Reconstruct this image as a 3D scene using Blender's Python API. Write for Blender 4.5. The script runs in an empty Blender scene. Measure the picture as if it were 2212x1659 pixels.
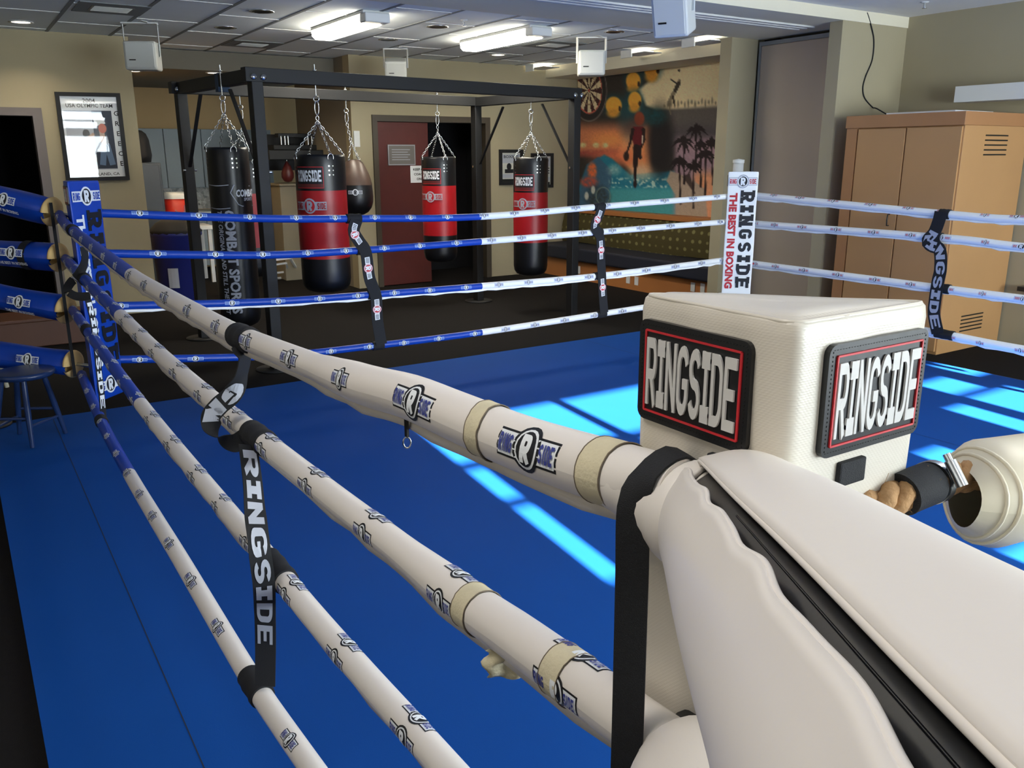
import bpy, bmesh, math, random
import numpy as np
from mathutils import Vector, Matrix
random.seed(7)
PI = math.pi
S = bpy.context.scene
COL = S.collection

# ------------------------------------------------------------------ camera
FPX, CX, CY = 1835.0, 1106.0, 829.5
PITCH, ROLL, AZ = math.radians(15.0), math.radians(-0.2), math.radians(57.0)
FH = Vector((math.cos(AZ), math.sin(AZ), 0)); R0 = Vector((math.sin(AZ), -math.cos(AZ), 0)); ZZ = Vector((0, 0, 1))
FW = FH*math.cos(PITCH) - ZZ*math.sin(PITCH); U0 = FH*math.sin(PITCH) + ZZ*math.cos(PITCH)
RT = R0*math.cos(ROLL) + U0*math.sin(ROLL); UP = U0*math.cos(ROLL) - R0*math.sin(ROLL)
CAM = Vector((0, 0, 1.72))
cam_d = bpy.data.cameras.new('camera'); cam = bpy.data.objects.new('camera', cam_d); COL.objects.link(cam)
cam_d.sensor_width = 36; cam_d.lens = FPX/2212*36; cam_d.clip_start = .02; cam_d.clip_end = 200
cam.matrix_world = Matrix(((RT.x, UP.x, -FW.x, 0), (RT.y, UP.y, -FW.y, 0), (RT.z, UP.z, -FW.z, CAM.z), (0, 0, 0, 1)))
S.camera = cam
def ray(x, y): return FW + RT*((x-CX)/FPX) - UP*((y-CY)/FPX)
def onz(x, y, z): d = ray(x, y); return CAM + d*((z-CAM.z)/d.z)          # point seen at a pixel on a level plane
def ony(x, y, Y): d = ray(x, y); return CAM + d*(Y/d.y)
def onx(x, y, X): d = ray(x, y); return CAM + d*(X/d.x)

# ------------------------------------------------------------------ world, sun, daylight, exposure
S.view_settings.view_transform = 'Standard'; S.view_settings.look = 'None'; S.view_settings.gamma = 1
S.view_settings.use_curve_mapping = False
S.view_settings.exposure = 0.27
w = bpy.data.worlds.new('sky'); S.world = w; w.use_nodes = True
bg = w.node_tree.nodes['Background']; bg.inputs[0].default_value = (.62, .8, 1, 1); bg.inputs[1].default_value = 1.6
S.cycles.use_adaptive_sampling = True; S.cycles.adaptive_threshold = .025; S.cycles.max_bounces = 6; S.cycles.diffuse_bounces = 4; S.cycles.glossy_bounces = 3
S.cycles.sample_clamp_indirect = 4
SUN_TAN = .33; SUN_SKEW = .115
sd = bpy.data.lights.new('sun', 'SUN'); sd.energy = 115; sd.color = (1, .95, .86); sd.angle = math.radians(.35)
sun = bpy.data.objects.new('sun', sd); COL.objects.link(sun)
sdir = Vector((SUN_SKEW, 1, -SUN_TAN*math.hypot(1, SUN_SKEW)))
sun.rotation_euler = sdir.to_track_quat('-Z', 'Y').to_euler(); sun.location = (3, -8, 6)
def area(name, loc, d, sx, sy, power, col, spread=180):
    l = bpy.data.lights.new(name, 'AREA'); l.shape = 'RECTANGLE'; l.size = sx; l.size_y = sy; l.energy = power; l.color = col
    l.spread = math.radians(spread)
    o = bpy.data.objects.new(name, l); COL.objects.link(o); o.location = loc
    o.rotation_euler = Vector(d).to_track_quat('-Z', 'Y').to_euler(); return o
area('window_daylight_south', (5.2, -3.85, 1.75), (0, 1, .30), 5.6, 2.3, 640, (.84, .94, 1))
area('side_fill', (-3.3, 2.6, 1.6), (1, 0, -.05), 4.5, 1.7, 15, (1, .93, .86))  # added warm side fill for the near corner, out of view

# ------------------------------------------------------------------ materials
def lin(c):
    return tuple(((v/255)/12.92 if v/255 <= .04045 else ((v/255+.055)/1.055)**2.4) for v in c)
MATS = {}
def mat(name, rgb, rough=.6, metal=0, bump=0, bscale=200, var=0, vscale=3, emis=0, coat=0, spec=.5, dist=.002):
    if name in MATS: return MATS[name]
    m = bpy.data.materials.new(name); m.use_nodes = True; nt = m.node_tree; p = nt.nodes['Principled BSDF']
    c = lin(rgb); p.inputs['Base Color'].default_value = (*c, 1); p.inputs['Roughness'].default_value = rough
    p.inputs['Metallic'].default_value = metal; p.inputs['Coat Weight'].default_value = coat
    p.inputs['Specular IOR Level'].default_value = spec
    tc = nt.nodes.new('ShaderNodeTexCoord')
    n = nt.nodes.new('ShaderNodeTexNoise'); n.inputs['Scale'].default_value = vscale; n.inputs['Detail'].default_value = 5
    nt.links.new(tc.outputs['Object'], n.inputs['Vector'])
    mx = nt.nodes.new('ShaderNodeMix'); mx.data_type = 'RGBA'
    v = var if var else .03
    mx.inputs[6].default_value = (*[x*(1-v) for x in c], 1); mx.inputs[7].default_value = (*[min(1, x*(1+v)) for x in c], 1)
    nt.links.new(n.outputs['Fac'], mx.inputs[0]); nt.links.new(mx.outputs[2], p.inputs['Base Color'])
    if emis: p.inputs['Emission Color'].default_value = (*c, 1); p.inputs['Emission Strength'].default_value = emis
    if bump:
        b = nt.nodes.new('ShaderNodeBump'); b.inputs['Strength'].default_value = bump; b.inputs['Distance'].default_value = dist
        n2 = nt.nodes.new('ShaderNodeTexNoise'); n2.inputs['Scale'].default_value = bscale; n2.inputs['Detail'].default_value = 3
        nt.links.new(tc.outputs['Object'], n2.inputs['Vector']); nt.links.new(n2.outputs['Fac'], b.inputs['Height'])
        nt.links.new(b.outputs[0], p.inputs['Normal'])
    MATS[name] = m; return m
def weave(name, rgb, rough, scale, strength):
    m = mat(name, rgb, rough); nt = m.node_tree; p = nt.nodes['Principled BSDF']
    tc = nt.nodes.new('ShaderNodeTexCoord'); hs = []
    for d in ('X', 'Z'):
        wv = nt.nodes.new('ShaderNodeTexWave'); wv.bands_direction = 'DIAGONAL' if d == 'X' else 'Z'; wv.inputs['Scale'].default_value = scale
        nt.links.new(tc.outputs['Object'], wv.inputs['Vector']); hs.append(wv)
    mu = nt.nodes.new('ShaderNodeMath'); mu.operation = 'MULTIPLY'
    nt.links.new(hs[0].outputs['Fac'], mu.inputs[0]); nt.links.new(hs[1].outputs['Fac'], mu.inputs[1])
    b = nt.nodes.new('ShaderNodeBump'); b.inputs['Strength'].default_value = strength; b.inputs['Distance'].default_value = .0008
    nt.links.new(mu.outputs[0], b.inputs['Height']); nt.links.new(b.outputs[0], p.inputs['Normal']); return m
M_WALL = mat('beige_painted_wall', (168, 158, 130), .85, bump=.15, bscale=60)
M_WALL2 = mat('tan_alcove_wall', (186, 158, 112), .85)
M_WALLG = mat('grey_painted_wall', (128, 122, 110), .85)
M_PANEL = mat('taupe_partition_fabric', (176, 164, 150), .9, bump=.2, bscale=300)
M_TILE = mat('acoustic_ceiling_tile', (240, 247, 250), .95, bump=.5, bscale=90)
M_TBAR = mat('ceiling_grid_metal', (215, 216, 214), .5)
M_GAP = mat('ceiling_shadow_gap', (132, 136, 138), .8)
M_CEIL = mat('smooth_white_ceiling', (236, 236, 234), .9)
M_BEAMP = mat('painted_soffit', (228, 221, 198), .9)
M_CARPET = mat('dark_carpet', (32, 30, 29), .98, bump=.8, bscale=260, var=.2, vscale=40, spec=.1)
M_MAT = mat('blue_canvas_mat', (13, 72, 148), .72, bump=.35, bscale=420, var=.07, vscale=2.2, spec=.12, dist=.001)
M_MATEDGE = mat('dark_mat_edge', (30, 34, 44), .9)
M_BLUE = mat('blue_vinyl', (14, 64, 170), .38, bump=.12, bscale=60, spec=.5)
M_WHITE = mat('white_vinyl', (226, 219, 210), .42, bump=.12, bscale=50, spec=.5)
M_WHITESKY = mat('skylit_white_vinyl', (250, 252, 248), .42, bump=.12, bscale=50)  # white vinyl copy, the far side's cool skylight put into its colour
M_WHITEF = weave('white_ribbed_vinyl', (208, 201, 187), .34, 130, .18)
M_CREAM = mat('cream_vinyl', (220, 211, 186), .4)
M_BLACK = mat('black_nylon', (20, 21, 24), .8, bump=.5, bscale=900)
M_BLACKV = mat('black_vinyl', (15, 16, 19), .35, bump=.1, bscale=60)
M_BLACKM = mat('black_powder_coat', (13, 14, 16), .6, bump=.1, bscale=300)
M_INK = mat('black_print', (18, 20, 24), .5)
M_WPRINT = mat('white_print', (232, 236, 238), .5)
M_BPRINT = mat('blue_print', (58, 66, 140), .5)
M_LBLUE = mat('pale_blue_print', (150, 182, 232), .5)
M_GPRINT = mat('grey_print', (172, 176, 186), .5)
M_RPRINT = mat('red_print', (196, 38, 46), .5)
M_RUBR = mat('grey_rubber_letter', (206, 204, 200), .28)
M_RED = mat('red_vinyl', (170, 22, 30), .38, bump=.1, bscale=40)
M_CHROME = mat('zinc_steel', (205, 208, 210), .25, 1)
M_FOAM = mat('yellow_foam', (226, 192, 128), .95, bump=.6, bscale=120)
M_TAPE = mat('aged_velcro_tape', (206, 196, 164), .8, bump=.5, bscale=220, var=.15, vscale=30)
M_DIRT = mat('dirty_tape_edge', (120, 108, 92), .9)
M_MANILA = mat('manila_fibre', (176, 136, 92), .9, bump=.9, bscale=180, var=.35, vscale=60)
M_WOOD = mat('light_maple_veneer', (184, 140, 92), .45, var=.1, vscale=2)
M_WOODT = mat('maple_trim', (168, 120, 78), .45, var=.1)
M_REDDOOR = mat('mahogany_door', (86, 32, 27), .4, var=.2, vscale=6)
M_DKFRAME = mat('dark_bronze_frame', (70, 62, 50), .5)
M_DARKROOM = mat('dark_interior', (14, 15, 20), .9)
M_CAB = mat('grey_blue_laminate', (128, 140, 144), .5)
M_FRIDGE = mat('dark_grey_appliance', (54, 60, 66), .45)
M_COOL = mat('red_plastic', (205, 46, 30), .4)
M_BIN = mat('navy_plastic', (28, 36, 110), .45)
M_WHT = mat('white_plastic', (222, 224, 222), .45)
M_SPK = mat('white_speaker_shell', (206, 208, 204), .5)
M_LAMP = mat('lit_lens', (255, 246, 225), .5, emis=22)
M_LAMPD = mat('lit_downlight', (255, 240, 215), .5, emis=5)
M_LAMPOFF = mat('unlit_downlight', (52, 52, 50), .3, .6)
M_STOOL = mat('navy_painted_wood', (30, 50, 92), .3)
M_ORW = mat('orange_wood', (178, 116, 66), .5, var=.1)
M_SEAT = mat('navy_cushion', (34, 38, 52), .6)
M_GLASS = mat('picture_glass', (200, 205, 205), .03, spec=1)
M_BROWN = mat('brown_wood', (92, 56, 38), .5, var=.2)
M_MAROON = mat('maroon_leather', (92, 34, 32), .4)
M_WORN = mat('worn_brown_leather', (72, 55, 46), .4, var=.35, vscale=12)

# ------------------------------------------------------------------ mesh helpers
class MB:
    def __init__(s): s.v = []; s.f = []; s.m = []; s.mats = []; s.sm = []
    def mi(s, m):
        if m not in s.mats: s.mats.append(m)
        return s.mats.index(m)
    def add(s, vs, fs, m, smooth=False):
        b = len(s.v); k = s.mi(m); s.v += [tuple(v) for v in vs]
        for f in fs: s.f.append([i+b for i in f]); s.m.append(k); s.sm.append(smooth)
    def box(s, lo, hi, m, M=None):
        x0, y0, z0 = lo; x1, y1, z1 = hi
        vs = [(x0,y0,z0),(x1,y0,z0),(x1,y1,z0),(x0,y1,z0),(x0,y0,z1),(x1,y0,z1),(x1,y1,z1),(x0,y1,z1)]
        if M is not None: vs = [M @ Vector(v) for v in vs]
        s.add(vs, [(0,3,2,1),(4,5,6,7),(0,1,5,4),(1,2,6,5),(2,3,7,6),(3,0,4,7)], m)
    def bar(s, a, b, w, h, m, up=(0, 0, 1)):
        a, b = Vector(a), Vector(b); t = (b-a).normalized(); u = Vector(up)
        if abs(t.dot(u)) > .98: u = Vector((1, 0, 0))
        x = t.cross(u).normalized(); y = x.cross(t)
        vs = [p + x*sx*w/2 + y*sy*h/2 for p in (a, b) for sx, sy in ((-1,-1),(1,-1),(1,1),(-1,1))]
        s.add(vs, [(0,1,2,3),(7,6,5,4),(0,4,5,1),(1,5,6,2),(2,6,7,3),(3,7,4,0)], m)
    def tube(s, pts, r, m, n=10, closed=False, caps=True, smooth=True):
        pts = [Vector(p) for p in pts]; N = len(pts)
        rr = r if isinstance(r, (list, tuple)) else [r]*N
        T = [((pts[(i+1) % N] if closed or i < N-1 else pts[i]) - (pts[i-1] if closed or i > 0 else pts[i])).normalized() for i in range(N)]
        u = Vector((0, 0, 1)) if abs(T[0].z) < .9 else Vector((1, 0, 0))
        x = T[0].cross(u).normalized(); vs = []
        for i in range(N):
            x = (x - T[i]*x.dot(T[i])).normalized(); y = T[i].cross(x)
            vs += [pts[i] + (x*math.cos(2*PI*k/n) + y*math.sin(2*PI*k/n))*rr[i] for k in range(n)]
        fs = []
        for i in range(N if closed else N-1):
            j = (i+1) % N
            fs += [(i*n+k, i*n+(k+1) % n, j*n+(k+1) % n, j*n+k) for k in range(n)]
        s.add(vs, fs, m, smooth)
        if caps and not closed:
            s.add(vs[:n][::-1], [tuple(range(n))], m); s.add(vs[-n:], [tuple(range(n))], m)
    def lathe(s, prof, m, n=28, M=None, smooth=True):
        vs = []
        for r, z in prof: vs += [Vector((r*math.cos(2*PI*k/n), r*math.sin(2*PI*k/n), z)) for k in range(n)]
        if M is not None: vs = [M @ v for v in vs]
        fs = [(i*n+k, i*n+(k+1) % n, (i+1)*n+(k+1) % n, (i+1)*n+k) for i in range(len(prof)-1) for k in range(n)]
        s.add(vs, fs, m, smooth)
    def grid(s, fn, nu, nv, m, smooth=True):
        vs = [fn(i/nu, j/nv) for j in range(nv+1) for i in range(nu+1)]
        fs = [(j*(nu+1)+i, j*(nu+1)+i+1, (j+1)*(nu+1)+i+1, (j+1)*(nu+1)+i) for j in range(nv) for i in range(nu)]
        s.add(vs, fs, m, smooth)
    def build(s, name, parent=None, bevel=0, seg=2):
        me = bpy.data.meshes.new(name); me.from_pydata(s.v, [], s.f)
        for m in s.mats: me.materials.append(m)
        me.polygons.foreach_set('material_index', s.m); me.polygons.foreach_set('use_smooth', s.sm); me.update()
        o = bpy.data.objects.new(name, me); COL.objects.link(o)
        if parent is not None:
            o.parent = parent; o.matrix_parent_inverse = parent_inv(parent)
        if bevel:
            b = o.modifiers.new('bevel', 'BEVEL'); b.width = bevel; b.segments = seg; b.limit_method = 'ANGLE'; b.angle_limit = .7
        return o
def parent_inv(p):
    M = Matrix.LocRotScale(p.location, p.rotation_euler, p.scale)
    if p.parent is not None:
        q = p.parent; M = Matrix.LocRotScale(q.location, q.rotation_euler, q.scale) @ p.matrix_parent_inverse @ M
    return M.inverted()
def tag(o, label=None, cat=None, group=None, kind=None):
    if label: o['label'] = label
    if cat: o['category'] = cat
    if group: o['group'] = group
    if kind: o['kind'] = kind
    return o
def thing(name, label, cat, loc=(0, 0, 0), group=None):
    o = bpy.data.objects.new(name, None); COL.objects.link(o); o.location = loc; o.empty_display_size = .1
    return tag(o, label, cat, group)
def struct(mb, name, label=None):
    return tag(mb.build(name), label, kind='structure')

# ---- lettering: stroked glyphs for the logo letters, the built-in face for the rest
def arc(cx, cy, rx, ry, a0, a1, n=8):
    return [(cx+rx*math.cos(math.radians(a0+(a1-a0)*i/n)), cy+ry*math.sin(math.radians(a0+(a1-a0)*i/n))) for i in range(n+1)]
def glyph(ch, t, slab):
    w = .62; x0, x1, y0, y1 = t/2, w-t/2, t/2, 1-t/2; e = .1 if slab else 0
    G = {'R': [[(x0, 0), (x0, 1)], [(x0, y1), (x1-.13, y1)] + arc(x1-.14, (y1+.46)/2, .14, (y1-.46)/2, 85, -85) + [(x1-.14, .46), (x0, .46)], [(w*.45, .5), (x1, 0)]],
         'N': [[(x0, 0), (x0, 1)], [(x1, 0), (x1, 1)], [(x0, 1-t*.3), (x1, t*.3)]],
         'G': [arc(w/2, .7, x1-w/2, y1-.7, 10, 180) + arc(w/2, .3, x1-w/2, .3-y0, 180, 360) + [(x1, .46), (w*.5, .46)]],
         'S': [arc(w/2, (y1+.5)/2, x1-w/2, (y1-.5)/2, 15, 262, 12) + arc(w/2, (y0+.5)/2, x1-w/2, (.5-y0)/2, 82, -165, 12)],
         'D': [[(x0, 0), (x0, 1)], [(x0, y1), (w/2, y1)] + arc(w/2, .68, x1-w/2, y1-.68, 90, 0, 6) + arc(w/2, .32, x1-w/2, .32-y0, 0, -90, 6) + [(x0, y0)]],
         'E': [[(x0, 0), (x0, 1)], [(x0, y1), (w, y1)], [(x0, .5), (w*.85, .5)], [(x0, y0), (w, y0)]],
         'I': [[(w*.28, 0), (w*.28, 1)]]}
    ad = w
    if ch == 'I':
        ad = w*.56
        if slab: G['I'] = [[(w*.36, 0), (w*.36, 1)], [(0, y1), (w*.72, y1)], [(0, y1-t*.6), (w*.72, y1-t*.6)], [(0, y0), (w*.72, y0)], [(0, y0+t*.6), (w*.72, y0+t*.6)]]; ad = w*.72
    st = G[ch]
    if slab == 2 and ch in 'RNDE':
        st = st + [[(-e, t*.3), (t+e, t*.3)], [(-e, 1-t*.3), (t+e, 1-t*.3)]]
        if ch in 'RN': st = st + [[(w-t-e*.6, t*.3), (w+e, t*.3)]]
    return st, ad
def ribbon2d(pl, t):
    q = [pl[0]]
    for a, b in zip(pl, pl[1:]):
        d = math.dist(a, b)
        if d < 1e-5: continue
        k = max(1, int(d/.16))
        q += [(a[0]+(b[0]-a[0])*i/k, a[1]+(b[1]-a[1])*i/k) for i in range(1, k+1)]
    L = []; R = []; n = len(q)
    for i in range(n):
        a = q[max(0, i-1)]; b = q[min(n-1, i+1)]
        d0 = (q[i][0]-a[0], q[i][1]-a[1]) if i > 0 else (b[0]-q[i][0], b[1]-q[i][1])
        d1 = (b[0]-q[i][0], b[1]-q[i][1]) if i < n-1 else d0
        l0 = math.hypot(*d0) or 1; l1 = math.hypot(*d1) or 1
        n0 = (-d0[1]/l0, d0[0]/l0); n1 = (-d1[1]/l1, d1[0]/l1)
        mx, my = n0[0]+n1[0], n0[1]+n1[1]; l = math.hypot(mx, my) or 1; mx /= l; my /= l
        c = max(.6, mx*n0[0]+my*n0[1]); o = t/2/c
        L.append((q[i][0]+mx*o, q[i][1]+my*o)); R.append((q[i][0]-mx*o, q[i][1]-my*o))
    return L, R
def logo_word(word, t=.2, slab=0, gap=.1, sx=1):
    """stroke quads of a word, cap height 1; returns list of (L,R) rails and the width"""
    out = []; x = 0
    for ch in word:
        st, ad = glyph(ch, t, slab)
        for pl in st:
            L, R = ribbon2d(pl, t); out.append(([( (x+a)*sx, b) for a, b in L], [((x+a)*sx, b) for a, b in R]))
        x += ad+gap
    return out, (x-gap)*sx
def put_word(mb, mp, word, m, cx, cy, height, width=None, t=.2, slab=0, gap=.1, h=0, raise_=0, shear=0, anchor='c'):
    rails, W = logo_word(word, t, slab, gap)
    kx = (width/W) if width else height
    ox = cx - (W*kx/2 if anchor == 'c' else 0)
    for qi, (L, R) in enumerate(rails):
        h = h+.00003; fL = [(ox+(a+shear*b)*kx, cy+(b-.5)*height) for a, b in L]; fR = [(ox+(a+shear*b)*kx, cy+(b-.5)*height) for a, b in R]
        n = len(fL); vs = [mp(a, b, h+raise_) for a, b in fL] + [mp(a, b, h+raise_) for a, b in fR]
        fs = [(i, i+1, n+i+1, n+i) for i in range(n-1)]
        mb.add(vs, fs, m)
        if raise_:
            lo = [mp(a, b, h) for a, b in fL] + [mp(a, b, h) for a, b in fR]
            mb.add(vs+lo, [(i, i+1, 2*n+i+1, 2*n+i) for i in range(n-1)] + [(n+i, n+i+1, 3*n+i+1, 3*n+i) for i in range(n-1)] + [(0, n, 3*n, 2*n), (n-1, 2*n-1, 4*n-1, 3*n-1)], m)
TXT = {}
def font_word(s, bold, cuts):
    k = (s, bold, cuts)
    if k in TXT: return TXT[k]
    cu = bpy.data.curves.new('t', 'FONT'); cu.body = s; cu.offset = bold; cu.resolution_u = 2
    o = bpy.data.objects.new('t', cu); COL.objects.link(o); bpy.context.view_layer.update()
    me = o.to_mesh(); bm = bmesh.new(); bm.from_mesh(me); o.to_mesh_clear(); bpy.data.objects.remove(o); bpy.data.curves.remove(cu)
    xs = [v.co.x for v in bm.verts]; ys = [v.co.y for v in bm.verts]; y0, y1 = min(ys), max(ys)
    for i in range(1, cuts+1):
        y = y0+(y1-y0)*i/(cuts+1)
        bmesh.ops.bisect_plane(bm, geom=bm.verts[:]+bm.edges[:]+bm.faces[:], plane_co=(0, y, 0), plane_no=(0, 1, 0))
    bm.verts.ensure_lookup_table(); bm.verts.index_update(); H = y1-y0
    r = ([((v.co.x-min(xs))/H, (v.co.y-y0)/H) for v in bm.verts], [tuple(v.index for v in f.verts) for f in bm.faces], (max(xs)-min(xs))/H)
    bm.free(); TXT[k] = r; return r
def put_text(mb, mp, s, m, cx, cy, height, width=None, bold=.02, cuts=0, h=0, shear=0, anchor='c'):
    vs, fs, W = font_word(s, bold, cuts); kx = width/W if width else height
    ox = cx-(W*kx/2 if anchor == 'c' else 0)
    mb.add([mp(ox+(a+shear*b)*kx, cy+(b-.5)*height, h) for a, b in vs], fs, m)
def put_rect(mb, mp, x0, y0, x1, y1, m, h=0, nx=1, ny=1, rad=0):
    if rad:
        c = []
        for cx, cy, a in ((x1-rad, y1-rad, 0), (x0+rad, y1-rad, 90), (x0+rad, y0+rad, 180), (x1-rad, y0+rad, 270)):
            c += arc(cx, cy, rad, rad, a, a+90, 4)
        mb.add([mp(a, b, h) for a, b in c]+[mp((x0+x1)/2, (y0+y1)/2, h)], [(i, (i+1) % len(c), len(c)) for i in range(len(c))], m)
    else:
        mb.grid(lambda a, b: mp(x0+(x1-x0)*a, y0+(y1-y0)*b, h), nx, ny, m, False)
def put_disc(mb, mp, cx, cy, rx, ry, m, h=0, n=20, rings=2, r_in=0):
    vs = []; fs = []
    for j in range(rings+1):
        q = r_in+(1-r_in)*j/rings
        vs += [mp(cx+rx*q*math.cos(2*PI*k/n), cy+ry*q*math.sin(2*PI*k/n), h) for k in range(n)]
    for j in range(rings): fs += [(j*n+k, j*n+(k+1) % n, (j+1)*n+(k+1) % n, (j+1)*n+k) for k in range(n)]
    mb.add(vs, fs, m)
def put_path(mb, mp, pts, t, m, h=0):
    L, R = ribbon2d(pts, t); n = len(L)
    mb.add([mp(a, b, h) for a, b in L]+[mp(a, b, h) for a, b in R], [(i, i+1, n+i+1, n+i) for i in range(n-1)], m)
def rlogo(mb, mp, cx, cy, L, style, hi=True, curved=True, e=.0004):
    """the R-in-a-ring emblem between two boxes that read RING and SIDE; L = overall length"""
    bh = L*.25; rr = L*.205; ry = rr*1.12; ny = 3 if curved else 1
    st = {'white': (M_WPRINT, M_INK, M_INK, M_WPRINT, M_BPRINT, M_INK), 'blue': (M_WPRINT, M_WPRINT, M_INK, M_WPRINT, M_BLUE, None),
          'bluerope': (M_LBLUE, M_WPRINT, M_INK, M_WPRINT, M_BLUE, None), 'red': (M_WPRINT, M_GPRINT, M_INK, M_WPRINT, M_RPRINT, M_GPRINT),
          'bag': (M_GPRINT, M_GPRINT, M_RPRINT, M_GPRINT, M_RED, None), 'whitefar': (M_WPRINT, M_GPRINT, M_INK, M_WPRINT, M_BPRINT, M_LBLUE),
          'redfar': (M_WPRINT, M_WPRINT, M_INK, M_WPRINT, M_RPRINT, M_LBLUE),
          'strap': (M_WPRINT, M_RPRINT, M_RPRINT, M_WPRINT, M_INK, None), 'bw': (M_GPRINT, M_GPRINT, M_GPRINT, M_INK, M_INK, None)}[style]
    box, ring, disk, R, txt, out = st; o = L*.022
    if style in ('white',): o = L*.028
    if out:
        put_rect(mb, mp, cx-L/2-o, cy-bh/2-o, cx-rr*.5, cy+bh/2+o, out, e, 2, ny); put_rect(mb, mp, cx+rr*.5, cy-bh/2-o, cx+L/2+o, cy+bh/2+o, out, e, 2, ny)
    put_rect(mb, mp, cx-L/2, cy-bh/2, cx-rr*.5, cy+bh/2, box, 2*e, 2, ny); put_rect(mb, mp, cx+rr*.5, cy-bh/2, cx+L/2, cy+bh/2, box, 2*e, 2, ny)
    put_disc(mb, mp, cx, cy, rr+(o if out else 0), ry+(o if out else 0), ring, 2.5*e, 20, 3)
    put_disc(mb, mp, cx, cy, rr*.93, ry*.93, M_WPRINT if style != 'bag' else M_GPRINT, 3*e, 20, 3)
    put_disc(mb, mp, cx, cy, rr*.78, ry*.8, disk, 4*e, 20, 3)
    put_word(mb, mp, 'R', R, cx, cy, ry*1.25, rr*.85, t=.24, h=5*e)
    bw = L/2-rr
    if hi:
        put_word(mb, mp, 'RING', txt, cx-rr-bw*.5-L*.005, cy, bh*.74, bw*.82, t=.2, h=5*e, gap=.13)
        put_word(mb, mp, 'SIDE', txt, cx+rr+bw*.5+L*.005, cy, bh*.74, bw*.82, t=.2, h=5*e, gap=.13)
    else:
        for s in (-1, 1):
            for k in range(4):
                x = cx+s*(rr+bw*.5)+bw*(k-1.5)*.2; put_rect(mb, mp, x-bw*.05, cy-bh*.36, x+bw*.05, cy+bh*.36, txt, 5*e, 1, ny)
def flat_map(o, ux, uy):
    o, ux, uy = Vector(o), Vector(ux).normalized(), Vector(uy).normalized(); n = ux.cross(uy)
    return lambda a, b, h=0: o+ux*a+uy*b+n*h
def smooth_path(P, n):
    P = [Vector(p) for p in P]; cum = [0]
    for a, b in zip(P, P[1:]): cum.append(cum[-1]+(b-a).length)
    def f(s):
        s = max(0, min(cum[-1], s)); i = 0
        while i < len(P)-2 and s > cum[i+1]: i += 1
        t = (s-cum[i])/max(1e-9, cum[i+1]-cum[i])
        p0 = P[max(0, i-1)]; p1 = P[i]; p2 = P[i+1]; p3 = P[min(len(P)-1, i+2)]
        return .5*((2*p1)+(p2-p0)*t+(2*p0-5*p1+4*p2-p3)*t*t+(3*p1-p0-3*p2+p3)*t**3)
    return f, cum[-1]
# ================================================================== ROOM SHELL
b = MB(); b.box((-4.2, -4.2, -.1), (9.2, 15, 0), M_CARPET); struct(b, 'floor')
HC = 2.97
b = MB(); b.box((-4.2, 6.8, HC), (8.4, 15, HC+.1), M_TILE); struct(b, 'ceiling')
b = MB(); b.box((-4.2, -4.2, 3.03), (8.4, 5.42, 3.13), M_CEIL); struct(b, 'ceiling_front')
b = MB()
for i in range(-9, 12):
    x = 1.69+.593*i
    b.box((x-.016, 6.8, HC-.004), (x+.016, 15, HC+.002), M_GAP)
struct(b, 'trim_1')
b = MB()
for i in range(-10, 12):
    x = 1.69+.593*i
    for k in range(-2, 6):
        y = 8.4+1.2*k+(.0 if i % 2 else .6)
        for yy in (y,):
            if yy > 6.85: b.box((x+.02, yy-.008, HC-.006), (x+.573, yy+.008, HC+.001), M_TBAR)
struct(b, 'trim_2')
# dropped partition-track beam
b = MB(); b.box((-4.2, 5.42, 2.93), (8.2, 6.8, 3.13), M_BEAMP); struct(b, 'ceiling_beam')
b = MB()
for y in (5.84, 5.93, 6.02): b.box((-4.2, y-.018, 2.915), (7.3, y+.018, 2.935), M_TBAR)
struct(b, 'trim_3')
# far wall (with the double door)
YB = 10.7
b = MB(); b.box((4.5, YB, 0), (4.78, YB+.2, HC), M_WALL); b.box((6.58, YB, 0), (8.3, YB+.2, HC), M_WALL); b.box((4.78, YB, 2.25), (6.58, YB+.2, HC), M_WALL)
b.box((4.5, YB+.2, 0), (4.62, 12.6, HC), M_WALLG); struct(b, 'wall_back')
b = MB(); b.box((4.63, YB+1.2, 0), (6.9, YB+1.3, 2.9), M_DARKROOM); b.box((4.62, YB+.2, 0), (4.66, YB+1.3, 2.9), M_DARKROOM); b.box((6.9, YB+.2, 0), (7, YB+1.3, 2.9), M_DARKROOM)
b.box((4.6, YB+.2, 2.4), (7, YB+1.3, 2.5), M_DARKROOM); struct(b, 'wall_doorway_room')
b = MB(); b.box((4.78, YB-.03, 0), (4.85, YB+.15, 2.25), M_DKFRAME); b.box((6.5, YB-.03, 0), (6.58, YB+.15, 2.25), M_DKFRAME); b.box((4.85, YB-.03, 2.17), (6.5, YB+.15, 2.25), M_DKFRAME)
struct(b, 'door_1')
rd = thing('wooden_door', 'dark red wooden door leaf, closed, left half of the doorway behind the punching bags', 'door', (5.2, YB, 0))
b = MB(); b.box((4.86, YB, .01), (5.6, YB+.045, 2.165), M_REDDOOR); b.build('door_leaf', rd, .004)
b = MB(); b.tube([(5.55, YB, 1.0), (5.55, YB-.06, 1.0), (5.45, YB-.06, 1.0)], .01, M_CHROME, 8); b.build('door_handle', rd)
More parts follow.
